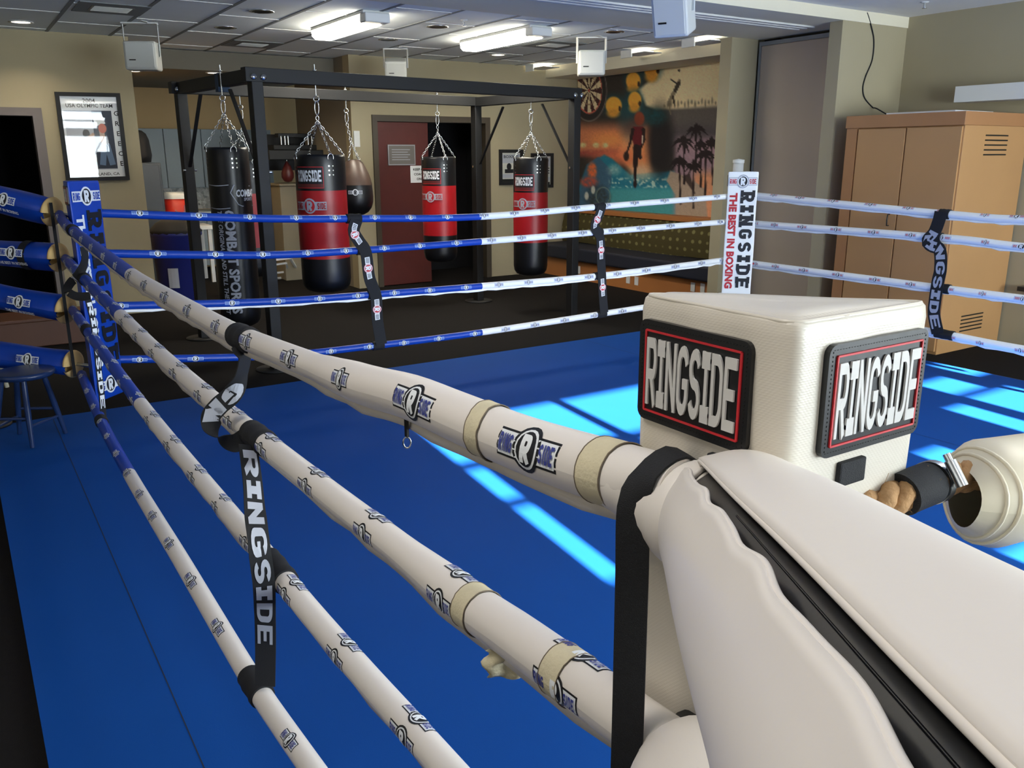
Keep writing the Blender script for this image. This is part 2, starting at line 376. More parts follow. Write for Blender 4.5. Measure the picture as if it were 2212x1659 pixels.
# mural wall and pillars
XM = 8.13
b = MB(); b.box((XM, 6.9, 0), (XM+.15, YB+.2, HC), M_WALL); struct(b, 'wall_mural_side')
b = MB(); b.box((7.55, 7.0, 2.82), (XM, YB, HC), M_BEAMP); struct(b, 'ceiling_soffit')
b = MB(); b.box((7.2, 6.79, 0), (7.6, 6.95, 2.93), M_WALL); b.box((7.6, 6.85, 0), (8.3, 6.95, 2.93), M_WALL); struct(b, 'wall_pillar')
b = MB(); b.box((7.2, 5.43, 0), (8.35, 5.57, 3.03), M_WALL); struct(b, 'wall_right_return')
b = MB(); b.box((8.2, -4.2, 0), (8.35, 5.43, 3.03), M_WALL); struct(b, 'wall_right')
b = MB(); b.box((8.0, 5.57, 0), (8.2, 6.85, 2.93), M_DARKROOM); b.box((7.7, 6.6, 2.8), (8, 6.79, 2.93), M_DARKROOM); struct(b, 'wall_partition_pocket')
pp = thing('folding_partition', 'taupe fabric folding partition panel parked between the two beige pillars', 'partition', (7.6, 6.1, 0))
b = MB(); b.box((7.6, 5.6, .02), (7.68, 6.74, 2.86), M_PANEL); b.build('panel', pp, .01)
b = MB(); b.box((7.595, 6.74, .02), (7.69, 6.765, 2.86), M_GAP); b.box((7.595, 5.6, 2.86), (7.69, 6.765, 2.9), M_GAP); b.build('edge_seal', pp)
# left wall, alcove walls
YL = 10.4
b = MB(); b.box((-4.2, YL, 0), (0.0, YL+.15, HC), M_WALL); b.box((.93, YL, 0), (1.87, YL+.15, HC), M_WALL); b.box((0, YL, 2.2), (.93, YL+.15, HC), M_WALL)
b.box((1.75, YL+.15, 0), (1.87, 14.6, HC), M_WALL2); struct(b, 'wall_left')
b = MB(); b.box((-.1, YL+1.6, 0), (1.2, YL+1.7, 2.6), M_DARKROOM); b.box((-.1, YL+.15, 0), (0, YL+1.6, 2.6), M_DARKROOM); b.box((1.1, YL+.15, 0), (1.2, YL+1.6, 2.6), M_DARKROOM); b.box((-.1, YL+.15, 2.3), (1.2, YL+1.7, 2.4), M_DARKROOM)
struct(b, 'wall_dark_room')
b = MB()
fm = mat('grey_door_frame', (112, 104, 100), .5)
b.box((.86, YL-.03, 0), (.95, YL+.16, 2.22), fm); b.box((-.02, YL-.03, 2.14), (.86, YL+.16, 2.22), fm); b.box((-.06, YL-.03, 0), (.03, YL+.16, 2.22), fm); struct(b, 'door_2')
b = MB(); b.box((1.75, 14.3, 0), (6.6, 14.45, HC), M_WALL2); struct(b, 'wall_alcove_back')
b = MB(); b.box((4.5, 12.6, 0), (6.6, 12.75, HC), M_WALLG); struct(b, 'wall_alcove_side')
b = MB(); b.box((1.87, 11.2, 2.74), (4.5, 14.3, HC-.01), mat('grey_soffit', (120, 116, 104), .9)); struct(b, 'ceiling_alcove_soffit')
# walls behind and beside the camera
b = MB(); b.box((-4.35, -4.2, 0), (-4.2, 15, 3.1), M_WALL); struct(b, 'wall_far_left')
# window wall: openings given where their sun patches land on the mat
YW = -4.0
openings = [(2.21, 2.32, 2.47, 3.33), (2.21, 2.32, 3.43, 3.91), (2.21, 2.32, 4.02, 4.76), (2.21, 2.32, 1.7, 2.37),
            (2.75, 3.30, 3.95, 4.76), (3.39, 4.95, 3.92, 4.75), (3.39, 4.4, 3.3, 3.78), (4.66, 4.92, 2.44, 2.70), (4.62, 4.92, 2.2, 2.38), (3.9, 4.2, 1.45, 1.75),
            (5.62, 5.84, 2.4, 3.12), (6.02, 6.6, 2.7, 3.19), (6.0, 6.4, 3.28, 3.62), (6.62, 6.9, 3.5, 3.9)]
def back(xf, yf):       # floor point -> point of the window wall along the sun
    return xf-SUN_SKEW*(yf-YW), .04+(yf-YW)*SUN_TAN*1.0
rects = []
for x0, x1, y0, y1 in openings:   # x at floor Y = 4
    ax, _ = back(x0, 4); bx, _ = back(x1, 4); rects.append((ax, bx, back(0, y0)[1], back(0, y1)[1]))
xs = sorted({-4.2, 8.35, *[r[0] for r in rects], *[r[1] for r in rects]}); zs = sorted({0, 3.1, *[r[2] for r in rects], *[r[3] for r in rects]})
b = MB(); M_BLIND = mat('window_blind_and_frame', (196, 192, 180), .8)
for i in range(len(xs)-1):
    for j in range(len(zs)-1):
        cx, cz = (xs[i]+xs[i+1])/2, (zs[j]+zs[j+1])/2
        if not any(r[0] < cx < r[1] and r[2] < cz < r[3] for r in rects):
            b.box((xs[i], YW-.03, zs[j]), (xs[i+1], YW, zs[j+1]), M_BLIND)
struct(b, 'wall_window')

# ================================================================== CEILING FITTINGS
def lamp(name, label, X, Y0, Y1):
    t = thing(name, label, 'ceiling light', (X, (Y0+Y1)/2, HC))
    b = MB(); b.box((X-.13, Y0, HC-.03), (X+.13, Y1, HC), M_WHT); b.box((X-.12, Y0-.03, HC-.1), (X+.12, Y0+.1, HC-.02), M_WHT); b.build('housing', t, .01)
    b = MB(); sec = [(-.12, 0), (-.115, -.06), (-.08, -.09), (.08, -.09), (.115, -.06), (.12, 0)]
    vs = [(X+x, y, HC-.02+z) for y in (Y0+.1, Y1) for x, z in sec]
    b.add(vs, [(i, i+1, 7+i, 6+i) for i in range(5)]+[(6, 7, 8, 9, 10, 11)], M_LAMP); b.build('diffuser', t)
    area('lamp_glow', (X, (Y0+Y1)/2, HC-.13), (0, 0, -1), .2, 1.2, 16, (1, .93, .8))
for lx, ly, lb_ in ((-.3, .9, 'added fill panel light above the near ring corner, out of view'), (3.2, .9, 'added fill panel light above the near ring side, out of view'), (-.3, -2.2, 'added fill panel light behind the near ring corner, out of view'), (3.2, -2.2, 'added fill panel light behind the near ring side, out of view')):  # added fill panels, out of view, brightening the near corner from above
    t = thing('fill_panel_light', lb_, 'ceiling light', (lx, ly, 3.03)); b = MB(); b.box((lx-.62, ly-.32, 3.0), (lx+.62, ly+.32, 3.03), M_WHT); b.build('housing', t, .005)
    b = MB(); b.box((lx-.58, ly-.28, 2.99), (lx+.58, ly+.28, 3.0), mat('fill_panel_lens', (255, 248, 235), .5, emis=2.5)); b.build('diffuser', t)
    area('panel_fill', (lx, ly, 2.97), (0, 0, -1), 1.1, .5, 13, (1, .95, .88))
lamp('fluorescent_light', 'lit wraparound fluorescent ceiling light, left of the two, above the rack centre', 3.42, 7.45, 8.75)
lamp('fluorescent_light', 'lit wraparound fluorescent ceiling light, right of the two, nearer the mural', 5.16, 7.4, 8.8)
dls = [((45, 47), 1, 'lit round recessed downlight above the dark doorway at far left'),
       ((565, 24), 0, 'unlit recessed downlight at the frame top, left of the left fluorescent light'),
       ((487, 59), 0, 'unlit recessed downlight just above the left end of the bag rack'),
       ((479, 119), 1, 'lit recessed downlight seen low above the back left rack corner'),
       ((945, 57), 0, 'unlit recessed downlight between the two fluorescent lights, the nearer one'),
       ((838, 85), 0, 'unlit recessed downlight between the two fluorescent lights, the farther one'),
       ((1076, 118), 1, 'lit recessed downlight beyond the right fluorescent light'),
       ((1327, 68), 0, 'dark recessed downlight right of the right fluorescent light, nearest the beam')]
for (x, y), on, lb in dls:
    p = onz(x, y, HC); t = thing('recessed_downlight', lb, 'downlight', (p.x, p.y, HC), 'recessed downlights in the tile ceiling')
    b = MB(); b.lathe([(.105, 0), (.11, -.006), (.085, -.008), (.08, .0)], M_TBAR if on else M_CHROME, 24, Matrix.Translation((p.x, p.y, HC))); b.build('trim_ring', t)
    b = MB(); put_disc(b, flat_map((p.x, p.y, HC-.003), (1, 0, 0), (0, -1, 0)), 0, 0, .084, .084, M_LAMPD if on else M_LAMPOFF, 0, 24, 1); b.build('lens', t)
    if on: area('downlight_glow', (p.x, p.y, HC-.02), (0, 0, -1), .14, .14, 5, (1, .86, .66), 120)
for (x, y), lb in (((288, 153), 'lit downlight in the alcove soffit beside the hanging left speaker'), ((462, 157), 'lit downlight in the alcove soffit just over the rack beam')):
    p = onz(x, y, 2.74); t = thing('alcove_downlight', lb, 'downlight', (p.x, p.y, 2.74))
    b = MB(); b.lathe([(.1, 0), (.1, -.006), (.08, -.008)], M_TBAR, 20, Matrix.Translation((p.x, p.y, 2.74))); b.build('trim_ring', t)
    b = MB(); put_disc(b, flat_map((p.x, p.y, 2.737), (1, 0, 0), (0, -1, 0)), 0, 0, .08, .08, M_LAMPD, 0, 20, 1); b.build('lens', t)
    area('downlight_glow', (p.x, p.y, 2.72), (0, 0, -1), .14, .14, 9, (1, .78, .5), 150)
for (x, y), lb in (((240, 18), 'grey square air return grille in the ceiling above the poster'), ((545, 95), 'square air return grille above the left end of the rack'), ((1195, 96), 'square ceiling air grille between the right light and the mural')):
    p = onz(x, y, HC); t = thing('air_grille', lb, 'vent', (p.x, p.y, HC))
    b = MB(); b.box((p.x-.28, p.y-.28, HC-.008), (p.x+.28, p.y+.28, HC), M_GAP); b.build('grille_plate', t)
    b = MB()
    for k in range(9): b.box((p.x-.15, p.y-.12+k*.03, HC-.014), (p.x+.15, p.y-.11+k*.03, HC-.008), M_SPK)
    b.box((p.x-.17, p.y-.14, HC-.01), (p.x+.17, p.y+.15, HC-.007), M_LAMPOFF); b.build('louvres', t)
def sconce(x, y, lb):
    p = onz(x, y, HC); t = thing('wall_washer_light', lb, 'light', (p.x, p.y, HC))
    b = MB(); b.box((p.x, p.y-.1, HC-.09), (p.x+.02, p.y+.1, HC), M_WHT); b.box((p.x+.02, p.y-.32, HC-.05), (p.x+.3, p.y+.1, HC-.04), M_WHT); b.build('reflector', t, .01)
    b = MB(); b.box((p.x+.03, p.y-.28, HC-.036), (p.x+.2, p.y+.06, HC-.03), M_LAMPD); b.build('lens', t)
sconce(1143, 140, 'small white wash light under the ceiling, farthest, beyond the right fluorescent light')
sconce(1352, 108, 'small white wash light above the mural, the middle one')
sconce(1486, 83, 'small white wash light above the mural, nearest the beige pillar')
def speaker(x, y, depth, w, h, d, yaw, tilt, lb):
    c = CAM+ray(x, y)*depth
    M = Matrix.Translation(c) @ Matrix.Rotation(yaw, 4, 'Z') @ Matrix.Rotation(tilt, 4, 'X')
    t = thing('ceiling_speaker', lb, 'speaker', c, 'white box speakers hung below the ceiling')
    b = MB(); b.box((-w/2, -d/2, -h/2), (w/2, d/2, h/2), M_SPK, M); b.build('speaker_cabinet', t, .02, 3)
    b = MB(); b.box((-w/2+.02, -d/2-.006, -h/2+.02), (w/2-.02, -d/2+.002, h/2-.02), M_SPK, M); b.build('grille', t, .004)
    b = MB(); b.box((-w/2+.05, -d/2-.01, -h*.18), (-w/2+.11, -d/2-.004, -h*.14), M_LAMPOFF, M); b.build('badge', t)
    zt = 2.925 if c.y < 6.8 else HC
    b = MB()
    for s in (-1, 1): b.bar(M @ Vector((s*(w/2+.01), 0, 0)), (M @ Vector((s*(w/2+.01), 0, 0))).to_2d().to_3d()+Vector((0, 0, zt)), .03, .006, M_WHT)
    b.bar((c.x, c.y, zt-.005), (c.x+.001, c.y, zt), w, .1, M_WHT)
    p0 = M @ Vector((-w/2-.01, 0, 0)); p1 = M @ Vector((w/2+.01, 0, 0)); b.bar((p0.x, p0.y, zt-.01), (p1.x, p1.y, zt-.01), .1, .012, M_WHT)
    b.build('bracket', t)
yawc = AZ-PI/2
speaker(309, 122, 8.2, .30, .26, .2, yawc+.12, 0, 'white box speaker hanging beside the corner of the poster wall, far left')
speaker(855, 147, 10.2, .26, .2, .2, yawc+.1, .35, 'white box speaker tilted down, hanging left of centre above the red door')
speaker(1277, 137, 9.3, .29, .26, .2, yawc, 0, 'white box speaker hanging in front of the painted dartboard')
speaker(1455, 26, 6.0, .26, .3, .2, yawc-.5, .35, 'large white speaker bolted under the near beam at the frame top')
t = thing('security_camera', 'small dark dome camera on the ceiling at far left', 'camera', onz(37, 74, 2.93))
b = MB(); c = onz(37, 70, HC); b.lathe([(0, -.12), (.035, -.11), (.05, -.08), (.05, -.05), (.045, 0)], M_BLACKV, 18, Matrix.Translation(c)); b.build('dome', t)
for x, y, lb in ((168, 76, 'small sprinkler head over the framed poster'), (1002, 43, 'small sprinkler head between the fluorescent lights'), (1998, 4, 'small sprinkler head in the smooth ceiling at upper right')):
    z = 3.03 if x > 1900 else HC; c = onz(x, y, z); b = MB(); b.tube([c, c-Vector((0, 0, .05))], .01, M_CHROME, 8)
    b.lathe([(.035, 0), (.03, -.008), (0, -.009)], M_WHT, 14, Matrix.Translation(c)); b.lathe([(.02, -.05), (.022, -.054), (0, -.055)], M_CHROME, 10, Matrix.Translation(c))
    tag(b.build('fire_sprinkler'), lb, 'sprinkler')

# ================================================================== PICTURES, SIGNS, MURAL
def wall_map(x, y, plane='Y', v=YL, n=-1):
    pass
# mural: colours computed on a dense grid over the wall
MW = 150; MH = 170
u0, u1 = onx(1250, 300, XM-.02).y, onx(1552, 300, XM-.02).y
zt, zb = 2.82, .9
P0 = Vector((XM-.02, 10.66, zt))
Yl, Yr = 10.66, 7.45
gy = np.linspace(Yl, Yr, MW+1); gz = np.linspace(zt, zb, MH+1)
YY, ZZm = np.meshgrid(gy, gz)
# painted layout is laid out in the flat coordinates of the design seen square-on
pw = np.stack([np.full_like(YY, XM-.02), YY, ZZm-CAM.z], -1)
W_ = pw @ np.array(FW); Xp = CX+FPX*(pw @ np.array(RT))/W_; Yp = CY-FPX*(pw @ np.array(UP))/W_
U = (Xp-1240)/.2169; V = (Yp-100)/.2169
C_ = np.zeros(U.shape+(3,)); rng = np.random.RandomState(3)
def nz(sc, seed):
    r = np.random.RandomState(seed); g = r.rand(64, 64); a = (U/sc) % 63; c = (V/sc) % 63; i = a.astype(int); j = c.astype(int); fa = a-i; fc = c-j
    return g[j, i]*(1-fa)*(1-fc)+g[j, i+1]*fa*(1-fc)+g[j+1, i]*(1-fa)*fc+g[j+1, i+1]*fa*fc
def mixc(mask, rgb):
    global C_
    m = np.clip(mask, 0, 1)[..., None]; c = np.array(rgb, float) if not isinstance(rgb, np.ndarray) else rgb
    C_ = C_*(1-m)+c*m
def sm(x, a, b): t = np.clip((x-a)/(b-a+1e-9), 0, 1); return t*t*(3-2*t)
def ell(cx, cy, rx, ry, soft=.15, ang=0):
    ca, sa = math.cos(ang), math.sin(ang); dx, dy = U-cx, V-cy; a = (dx*ca+dy*sa)/rx; c = (-dx*sa+dy*ca)/ry
    return 1-sm(np.sqrt(a*a+c*c), 1-soft, 1+soft)
def seg(x0, y0, x1, y1, r0, r1=None, soft=6):
    r1 = r0 if r1 is None else r1; dx, dy = x1-x0, y1-y0; t = np.clip(((U-x0)*dx+(V-y0)*dy)/(dx*dx+dy*dy), 0, 1)
    d = np.hypot(U-x0-t*dx, V-y0-t*dy)-(r0+(r1-r0)*t); return 1-sm(d, -soft/2, soft/2)
def poly(pts, soft=12):
    ins = np.zeros(U.shape, bool); d = np.full(U.shape, 1e9); n = len(pts)
    for i in range(n):
        x0, y0 = pts[i]; x1, y1 = pts[(i+1) % n]
        c = ((y0 > V) != (y1 > V)) & (U < (x1-x0)*(V-y0)/(y1-y0+1e-9)+x0); ins ^= c
        dx, dy = x1-x0, y1-y0; t = np.clip(((U-x0)*dx+(V-y0)*dy)/(dx*dx+dy*dy+1e-9), 0, 1); d = np.minimum(d, np.hypot(U-x0-t*dx, V-y0-t*dy))
    return 1-sm(np.where(ins, -d, d), -soft/2, soft/2)
N1 = nz(40, 1); N2 = nz(16, 2); N3 = nz(90, 4)
C_[:] = (52, 47, 44)
mixc(sm(V, 700, 860)*(1-sm(V, 1040, 1120))*(1-sm(U, 700, 900)), (196, 120, 84)); mixc(ell(350, 930, 170, 70, .8)*.8, (236, 150, 84))
mixc(ell(330, 1070, 420, 40, .5)*(.5+.6*N2)*.9, (150, 66, 60))
mixc(poly([(500, 900), (720, 800), (780, 1250), (640, 1330), (430, 1080)], 60), (232, 150, 98)); mixc(ell(430, 1110, 200, 80, .9)*.8, (224, 120, 80))
for x in (90, 220, 310): mixc(ell(x, 985, 30, 24, .6)*(.4+N2), (206, 196, 140))
mixc(poly([(300, 1080), (380, 1120), (560, 1280), (1000, 1240), (1010, 1460), (60, 1480), (40, 1420), (130, 1180)], 30), (34, 118, 142))
mixc(poly([(60, 1430), (130, 1180), (240, 1100), (380, 1240), (330, 1700), (40, 1700)], 20), (60, 96, 122))
mixc(sm(V, 1380, 1450)*(1-sm(U, 1000, 1050))*sm(U, 330, 380), (68, 150, 158))
mixc(ell(400, 1230, 60, 50, .7)*(.5+N2*.6), (150, 190, 186)); mixc((sm(N2, .5, .8))*sm(V, 1290, 1330)*(1-sm(V, 1400, 1420))*sm(U, 330, 380)*(1-sm(U, 900, 960)), (176, 206, 196))
mixc(ell(680, 1260, 120, 70, .9)*.7, (222, 204, 172))
mixc(ell(590, 700, 130, 230, .6)*.6, (28, 90, 104))
mixc(poly([(850, 60), (1500, 40), (1500, 620), (830, 640), (720, 590), (640, 430), (760, 340)], 40), (226, 208, 168))
mixc(poly([(830, 640), (1500, 590), (1500, 900), (900, 960)], 60), (94, 88, 84)); mixc(sm(V, 700, 900)*sm(U, 900, 1000)*(1-sm(V, 900, 1100)), (78, 72, 76))
mixc(sm(V, 850, 980)*sm(U, 960, 1040), (160, 132, 142)); mixc(sm(V, 1180, 1320)*sm(U, 1150, 1230), (212, 150, 112))
mixc(ell(860, 940, 130, 330, .5), (34, 30, 32)); mixc(ell(800, 700, 110, 80, .7)*(.5+.6*N2), (24, 70, 76))
mixc(poly([(960, 1240), (1150, 1310), (1300, 1420), (1330, 1700), (1010, 1700), (1010, 1480), (960, 1400), (920, 1340)], 20), (168, 150, 132))
for (x, y, s, sd) in ((1220, 830, 110, 1), (1090, 950, 120, 2), (1310, 1080, 110, 3), (1190, 1190, 90, 4), (1050, 1150, 100, 5), (1370, 960, 90, 6), (1260, 980, 70, 7)):
    r = random.Random(sd)
    for k in range(9):
        a = k*2*PI/9+r.random()*.4; x1, y1 = x+math.cos(a)*s*.5, y+math.sin(a)*s*.35; x2, y2 = x+math.cos(a)*s, y+math.sin(a)*s*.6+s*.45
        mixc(seg(x, y, x1, y1, 9, 12), (36, 26, 28)); mixc(seg(x1, y1, x2, y2, 13, 3), (36, 26, 28))
    mixc(seg(x, y, x+r.uniform(-10, 20), y+420, 7, 10), (40, 28, 28)); mixc(ell(x, y-30, 16, 34, .4), (36, 26, 28))
for k in range(16):
    x = 900+k*34; mixc(ell(x, 595-k*2.0-(k % 3)*12, 9, 16+(k*7 % 5)*6, .7)*.8, (96, 88, 72))
mixc(poly([(1150, 1260), (1210, 1480), (1080, 1300)], 14)*.8, (46, 34, 32))
for (x, y, rx, ry, lo) in ((775, 210, 80, 110, 0), (590, 345, 72, 88, 0), (605, 540, 66, 88, 0), (395, 590, 80, 88, 0)):
    mixc(ell(x, y, rx*1.25, ry*1.2, .5)*.7, (30, 84, 92)); mixc(ell(x, y, rx, ry, .12), (232, 166, 66)); mixc(ell(x-5, y+ry*.85, rx*.75, ry*.5, .5), (206, 146, 60)); mixc(ell(x+rx*.75, y+ry*.35, 14, 26, .3), (60, 44, 34))
# dart board
mixc(ell(150, 440, 175, 305, .05), (46, 40, 40)); mixc(ell(150, 440, 178, 310, .03)*(1-ell(150, 440, 170, 298, .03)), (120, 110, 104)); mixc(ell(150, 440, 130, 232, .03), (216, 200, 164))
angd = np.arctan2((V-440)/232, (U-150)/130); rd_ = np.hypot((U-150)/130, (V-440)/232); wedge = ((np.floor(angd/(PI/10)+.5) % 2) == 0)
mixc((wedge & (rd_ < 1)).astype(float), (66, 36, 36)); mixc(((rd_ < 1) & (rd_ > .94)).astype(float), (190, 92, 76)); mixc(((rd_ < .64) & (rd_ > .58)).astype(float)*.8, (150, 120, 96)); mixc((rd_ < .07).astype(float), (170, 70, 60))
# runner with ball, and jumping player
cB = (40, 26, 26)
mixc(ell(650, 720, 50, 70, .2), (140, 66, 44)); mixc(ell(600, 800, 110, 90, .8)*.5, (110, 52, 40))
mixc(poly([(590, 800), (690, 800), (700, 900), (670, 1010), (600, 1010), (575, 900)], 14), (98, 26, 34)); mixc(seg(585, 830, 560, 960, 18, 12), cB); mixc(seg(560, 960, 530, 1050, 12, 9), cB); mixc(ell(520, 1095, 27, 48, .2), (52, 34, 30))
mixc(seg(690, 830, 700, 930, 18, 12), cB); mixc(seg(700, 930, 660, 1030, 12, 9), cB); mixc(seg(640, 1010, 660, 1110, 28, 16), cB); mixc(seg(620, 1010, 610, 1200, 34, 20), cB); mixc(seg(610, 1200, 608, 1360, 18, 10), cB); mixc(ell(608, 1370, 18, 40, .3), cB); mixc(seg(682, 890, 680, 965, 5, 5), (216, 200, 180))
cJ = (62, 54, 46)
mixc(ell(1048, 240, 12, 15, .2), cJ); mixc(ell(1048, 345, 14, 18, .3), (120, 106, 84)); mixc(seg(1040, 370, 995, 470, 22, 17), cJ); mixc(seg(1030, 375, 985, 345, 8, 6), cJ); mixc(seg(985, 345, 965, 330, 6, 5), cJ); mixc(seg(990, 470, 945, 550, 20, 12), (136, 122, 98)); mixc(seg(945, 550, 960, 680, 11, 5), (110, 100, 82)); mixc(seg(985, 500, 1000, 580, 12, 9), cJ)
# cyclist cluster at left
mixc(ell(180, 1240, 45, 80, .4)*(.4+N2), (214, 110, 66)); mixc(ell(150, 1350, 80, 50, .5)*(.4+N2), (190, 84, 64)); mixc(ell(230, 1500, 120, 110, .4)*(.2+N2*.7), (44, 48, 46)); mixc(ell(190, 1430, 20, 40, .3), (190, 196, 190)); mixc(ell(125, 1490, 20, 40, .3), (190, 196, 190)); mixc((ell(290, 1490, 75, 90, .06)-ell(290, 1490, 66, 80, .06))*.8, (120, 140, 130))
C_ *= (1+(nz(9, 9)-.5)*.10)[..., None]
C_ = np.clip(C_*1.12, 0, 250)/255; Cl = np.where(C_ <= .04045, C_/12.92, ((C_+.055)/1.055)**2.4)
vs = [(XM-.02, y, z) for z in gz for y in gy]
fs = [(j*(MW+1)+i, j*(MW+1)+i+1, (j+1)*(MW+1)+i+1, (j+1)*(MW+1)+i) for j in range(MH) for i in range(MW)]
me = bpy.data.meshes.new('painted_mural'); me.from_pydata(vs, [], fs)
ca = me.color_attributes.new('paint', 'FLOAT_COLOR', 'POINT'); arr = np.ones((len(vs), 4)); arr[:, :3] = Cl.reshape(-1, 3); ca.data.foreach_set('color', arr.ravel())
mm = bpy.data.materials.new('mural_paint'); mm.use_nodes = True; nt = mm.node_tree; at_ = nt.nodes.new('ShaderNodeAttribute'); at_.attribute_name = 'paint'
nt.links.new(at_.outputs['Color'], nt.nodes['Principled BSDF'].inputs['Base Color']); nt.nodes['Principled BSDF'].inputs['Roughness'].default_value = .8
me.materials.append(mm); mo = bpy.data.objects.new('painted_mural', me); COL.objects.link(mo)
tag(mo, 'colourful painted sports mural with dartboard, orange heads and palms', 'mural')

def frame_pic(name, lb, cat, mp, w, h, fw=.035, fm=M_BLACKM, art=None, paper=M_WPRINT):
    t = thing(name, lb, cat, mp(0, 0, 0)); b = MB()
    for x0, y0, x1, y1 in ((-w/2, -h/2, w/2, -h/2+fw), (-w/2, h/2-fw, w/2, h/2), (-w/2, -h/2+fw, -w/2+fw, h/2-fw), (w/2-fw, -h/2+fw, w/2, h/2-fw)):
        c = [mp(a, c_, hh) for hh in (0.001, .03) for a, c_ in ((x0, y0), (x1, y0), (x1, y1), (x0, y1))]
        b.add(c, [(0, 1, 2, 3), (4, 5, 6, 7), (0, 1, 5, 4), (1, 2, 6, 5), (2, 3, 7, 6), (3, 0, 4, 7)], fm)
    b.build('frame', t)
    b = MB(); put_rect(b, mp, -w/2+fw, -h/2+fw, w/2-fw, h/2-fw, paper, .008)
    if art: art(b)
    b.build('print', t); return t
pc = Vector(((onz(0,0,5)*0).x, 0, 0))
# large poster on the left wall
a0 = ony(115, 201, YL); a1 = ony(256, 203, YL); a2 = ony(277, 390, YL); a3 = ony(150, 387, YL)
cen = (a0+a1+a2+a3)/4; pw_, ph_ = (a1-a0).length*1.0, (a1-a2).length
pm = flat_map((cen.x, YL-.004, cen.z), (1, 0, .012), (0, 0, 1))
def art1(b):
    w, h = pw_, ph_
    put_text(b, pm, '2004', M_INK, 0, h*.41, .045, bold=.01, h=.009); put_text(b, pm, 'USA OLYMPIC TEAM', M_INK, 0, h*.355, .038, w*.72, bold=.01, h=.009)
    put_text(b, pm, 'WOODLAND, CA', M_INK, w*.05, -h*.425, .035, w*.6, bold=.01, h=.009)
    for i, ch in enumerate('GREECE'): put_text(b, pm, ch, M_INK, w*.405, h*(.27-.115*i), .05, bold=.02, h=.009)
    put_rect(b, pm, -w*.40, -h*.37, w*.33, h*.3, M_GPRINT, .0085); put_rect(b, pm, w*.02, -h*.36, w*.33, h*.3, mat('photo_navy', (40, 48, 66), .5), .009)
    put_rect(b, pm, -w*.4, -h*.37, w*.02, -h*.2, mat('photo_tan', (150, 136, 116), .5), .009)
    sk = mat('photo_skin', (186, 150, 126), .5); wh = M_WPRINT; bl = mat('photo_blue', (96, 120, 150), .5)
    def P(pts, m, t, hh): put_path(b, pm, [(x*w, y*h) for x, y in pts], t, m, hh)
    P([(.1, .24), (.14, .14)], wh, .1, .0095); put_disc(b, pm, w*.16, h*.1, .04, .05, mat('photo_orange', (196, 92, 66), .5), .0098); P([(.14, .1), (.16, -.1)], sk, .05, .0096); P([(.16, -.08), (.1, -.32)], bl, .06, .0097); P([(.2, -.08), (.26, -.32)], bl, .06, .0097)
    put_disc(b, pm, -w*.1, h*.04, .035, .045, mat('photo_dark', (52, 48, 50), .5), .0095); P([(-.1, 0), (-.1, -.15)], sk, .07, .0096); P([(-.12, -.14), (-.16, -.33)], bl, .05, .0097); P([(-.08, -.14), (-.02, -.33)], bl, .05, .0097); P([(-.1, -.02), (.02, .04)], sk, .03, .0098)
    P([(-.4, -.28), (-.12, -.16)], M_WPRINT, .01, .0099)
pt = frame_pic('framed_poster', 'large black framed olympic team poster on the left wall beside the dark doorway', 'poster', pm, pw_, ph_, .04, M_BLACKM, art1)
b = MB()
put_rect(b, pm, -pw_/2+.04, -ph_/2+.04, pw_/2-.04, ph_/2-.04, M_GLASS, .016); gl = b.build('glass', pt)
g = bpy.data.materials['picture_glass'].node_tree; pb = g.nodes['Principled BSDF']; mxs = g.nodes.new('ShaderNodeMixShader'); tr = g.nodes.new('ShaderNodeBsdfTransparent'); gs = g.nodes.new('ShaderNodeBsdfGlossy'); gs.inputs['Roughness'].default_value = .02
mxs.inputs[0].default_value = .07; g.links.new(tr.outputs[0], mxs.inputs[1]); g.links.new(gs.outputs[0], mxs.inputs[2]); g.links.new(mxs.outputs[0], g.nodes['Material Output'].inputs['Surface'])
def small_pic(x0, y0, x1, y1, lb, sd):
    p0, p1 = ony(x0, y0, YB), ony(x1, y1, YB); mp = flat_map(((p0.x+p1.x)/2, YB-.002, (p0.z+p1.z)/2), (1, 0, 0), (0, 0, 1)); w, h = abs(p1.x-p0.x), abs(p0.z-p1.z); r = random.Random(sd)
    def art(b):
        put_rect(b, mp, -w*.38, h*.12, w*.38, h*.36, M_GPRINT, .009); put_text(b, mp, 'BOXING', M_INK, 0, h*.3, h*.08, w*.6, h=.0095)
        put_disc(b, mp, -w*.08, h*.02, w*.1, h*.1, M_INK, .0095); put_rect(b, mp, -w*.26, -h*.16, w*.1, -h*.05, M_INK, .0094)
        for k in range(3): put_rect(b, mp, w*.15, h*(.05-.07*k), w*.34, h*(.08-.07*k), M_INK, .0095)
        put_rect(b, mp, -w*.36, -h*.3, w*.36, -h*.19, M_GPRINT, .0094)
        put_rect(b, mp, -w*.36, -h*.42, w*.36, -h*.33, M_LAMPOFF, .0094)
    frame_pic('framed_fight_poster', lb, 'poster', mp, w, h, .045, M_BLACKM, art, mat('old_paper', (196, 196, 186), .7))
small_pic(1077, 323, 1128, 399, 'small black framed poster on the far wall, left of the rightmost punching bag', 1)
small_pic(1146, 331, 1193, 405, 'small black framed poster mostly hidden behind the rightmost punching bag', 2)
p0, p1 = ony(836, 312, YB), ony(897, 357, YB); mp = flat_map(((p0.x+p1.x)/2, YB-.006, (p0.z+p1.z)/2), (1, 0, 0), (0, 0, 1)); b = MB(); w_, h_ = p1.x-p0.x, p0.z-p1.z
M_PLAQ = mat('grey_plaque', (112, 108, 104), .4); vs = [mp(a*w_/2, c*h_/2, hh) for hh in (-.005, .01) for a, c in ((-1, -1), (1, -1), (1, 1), (-1, 1))]
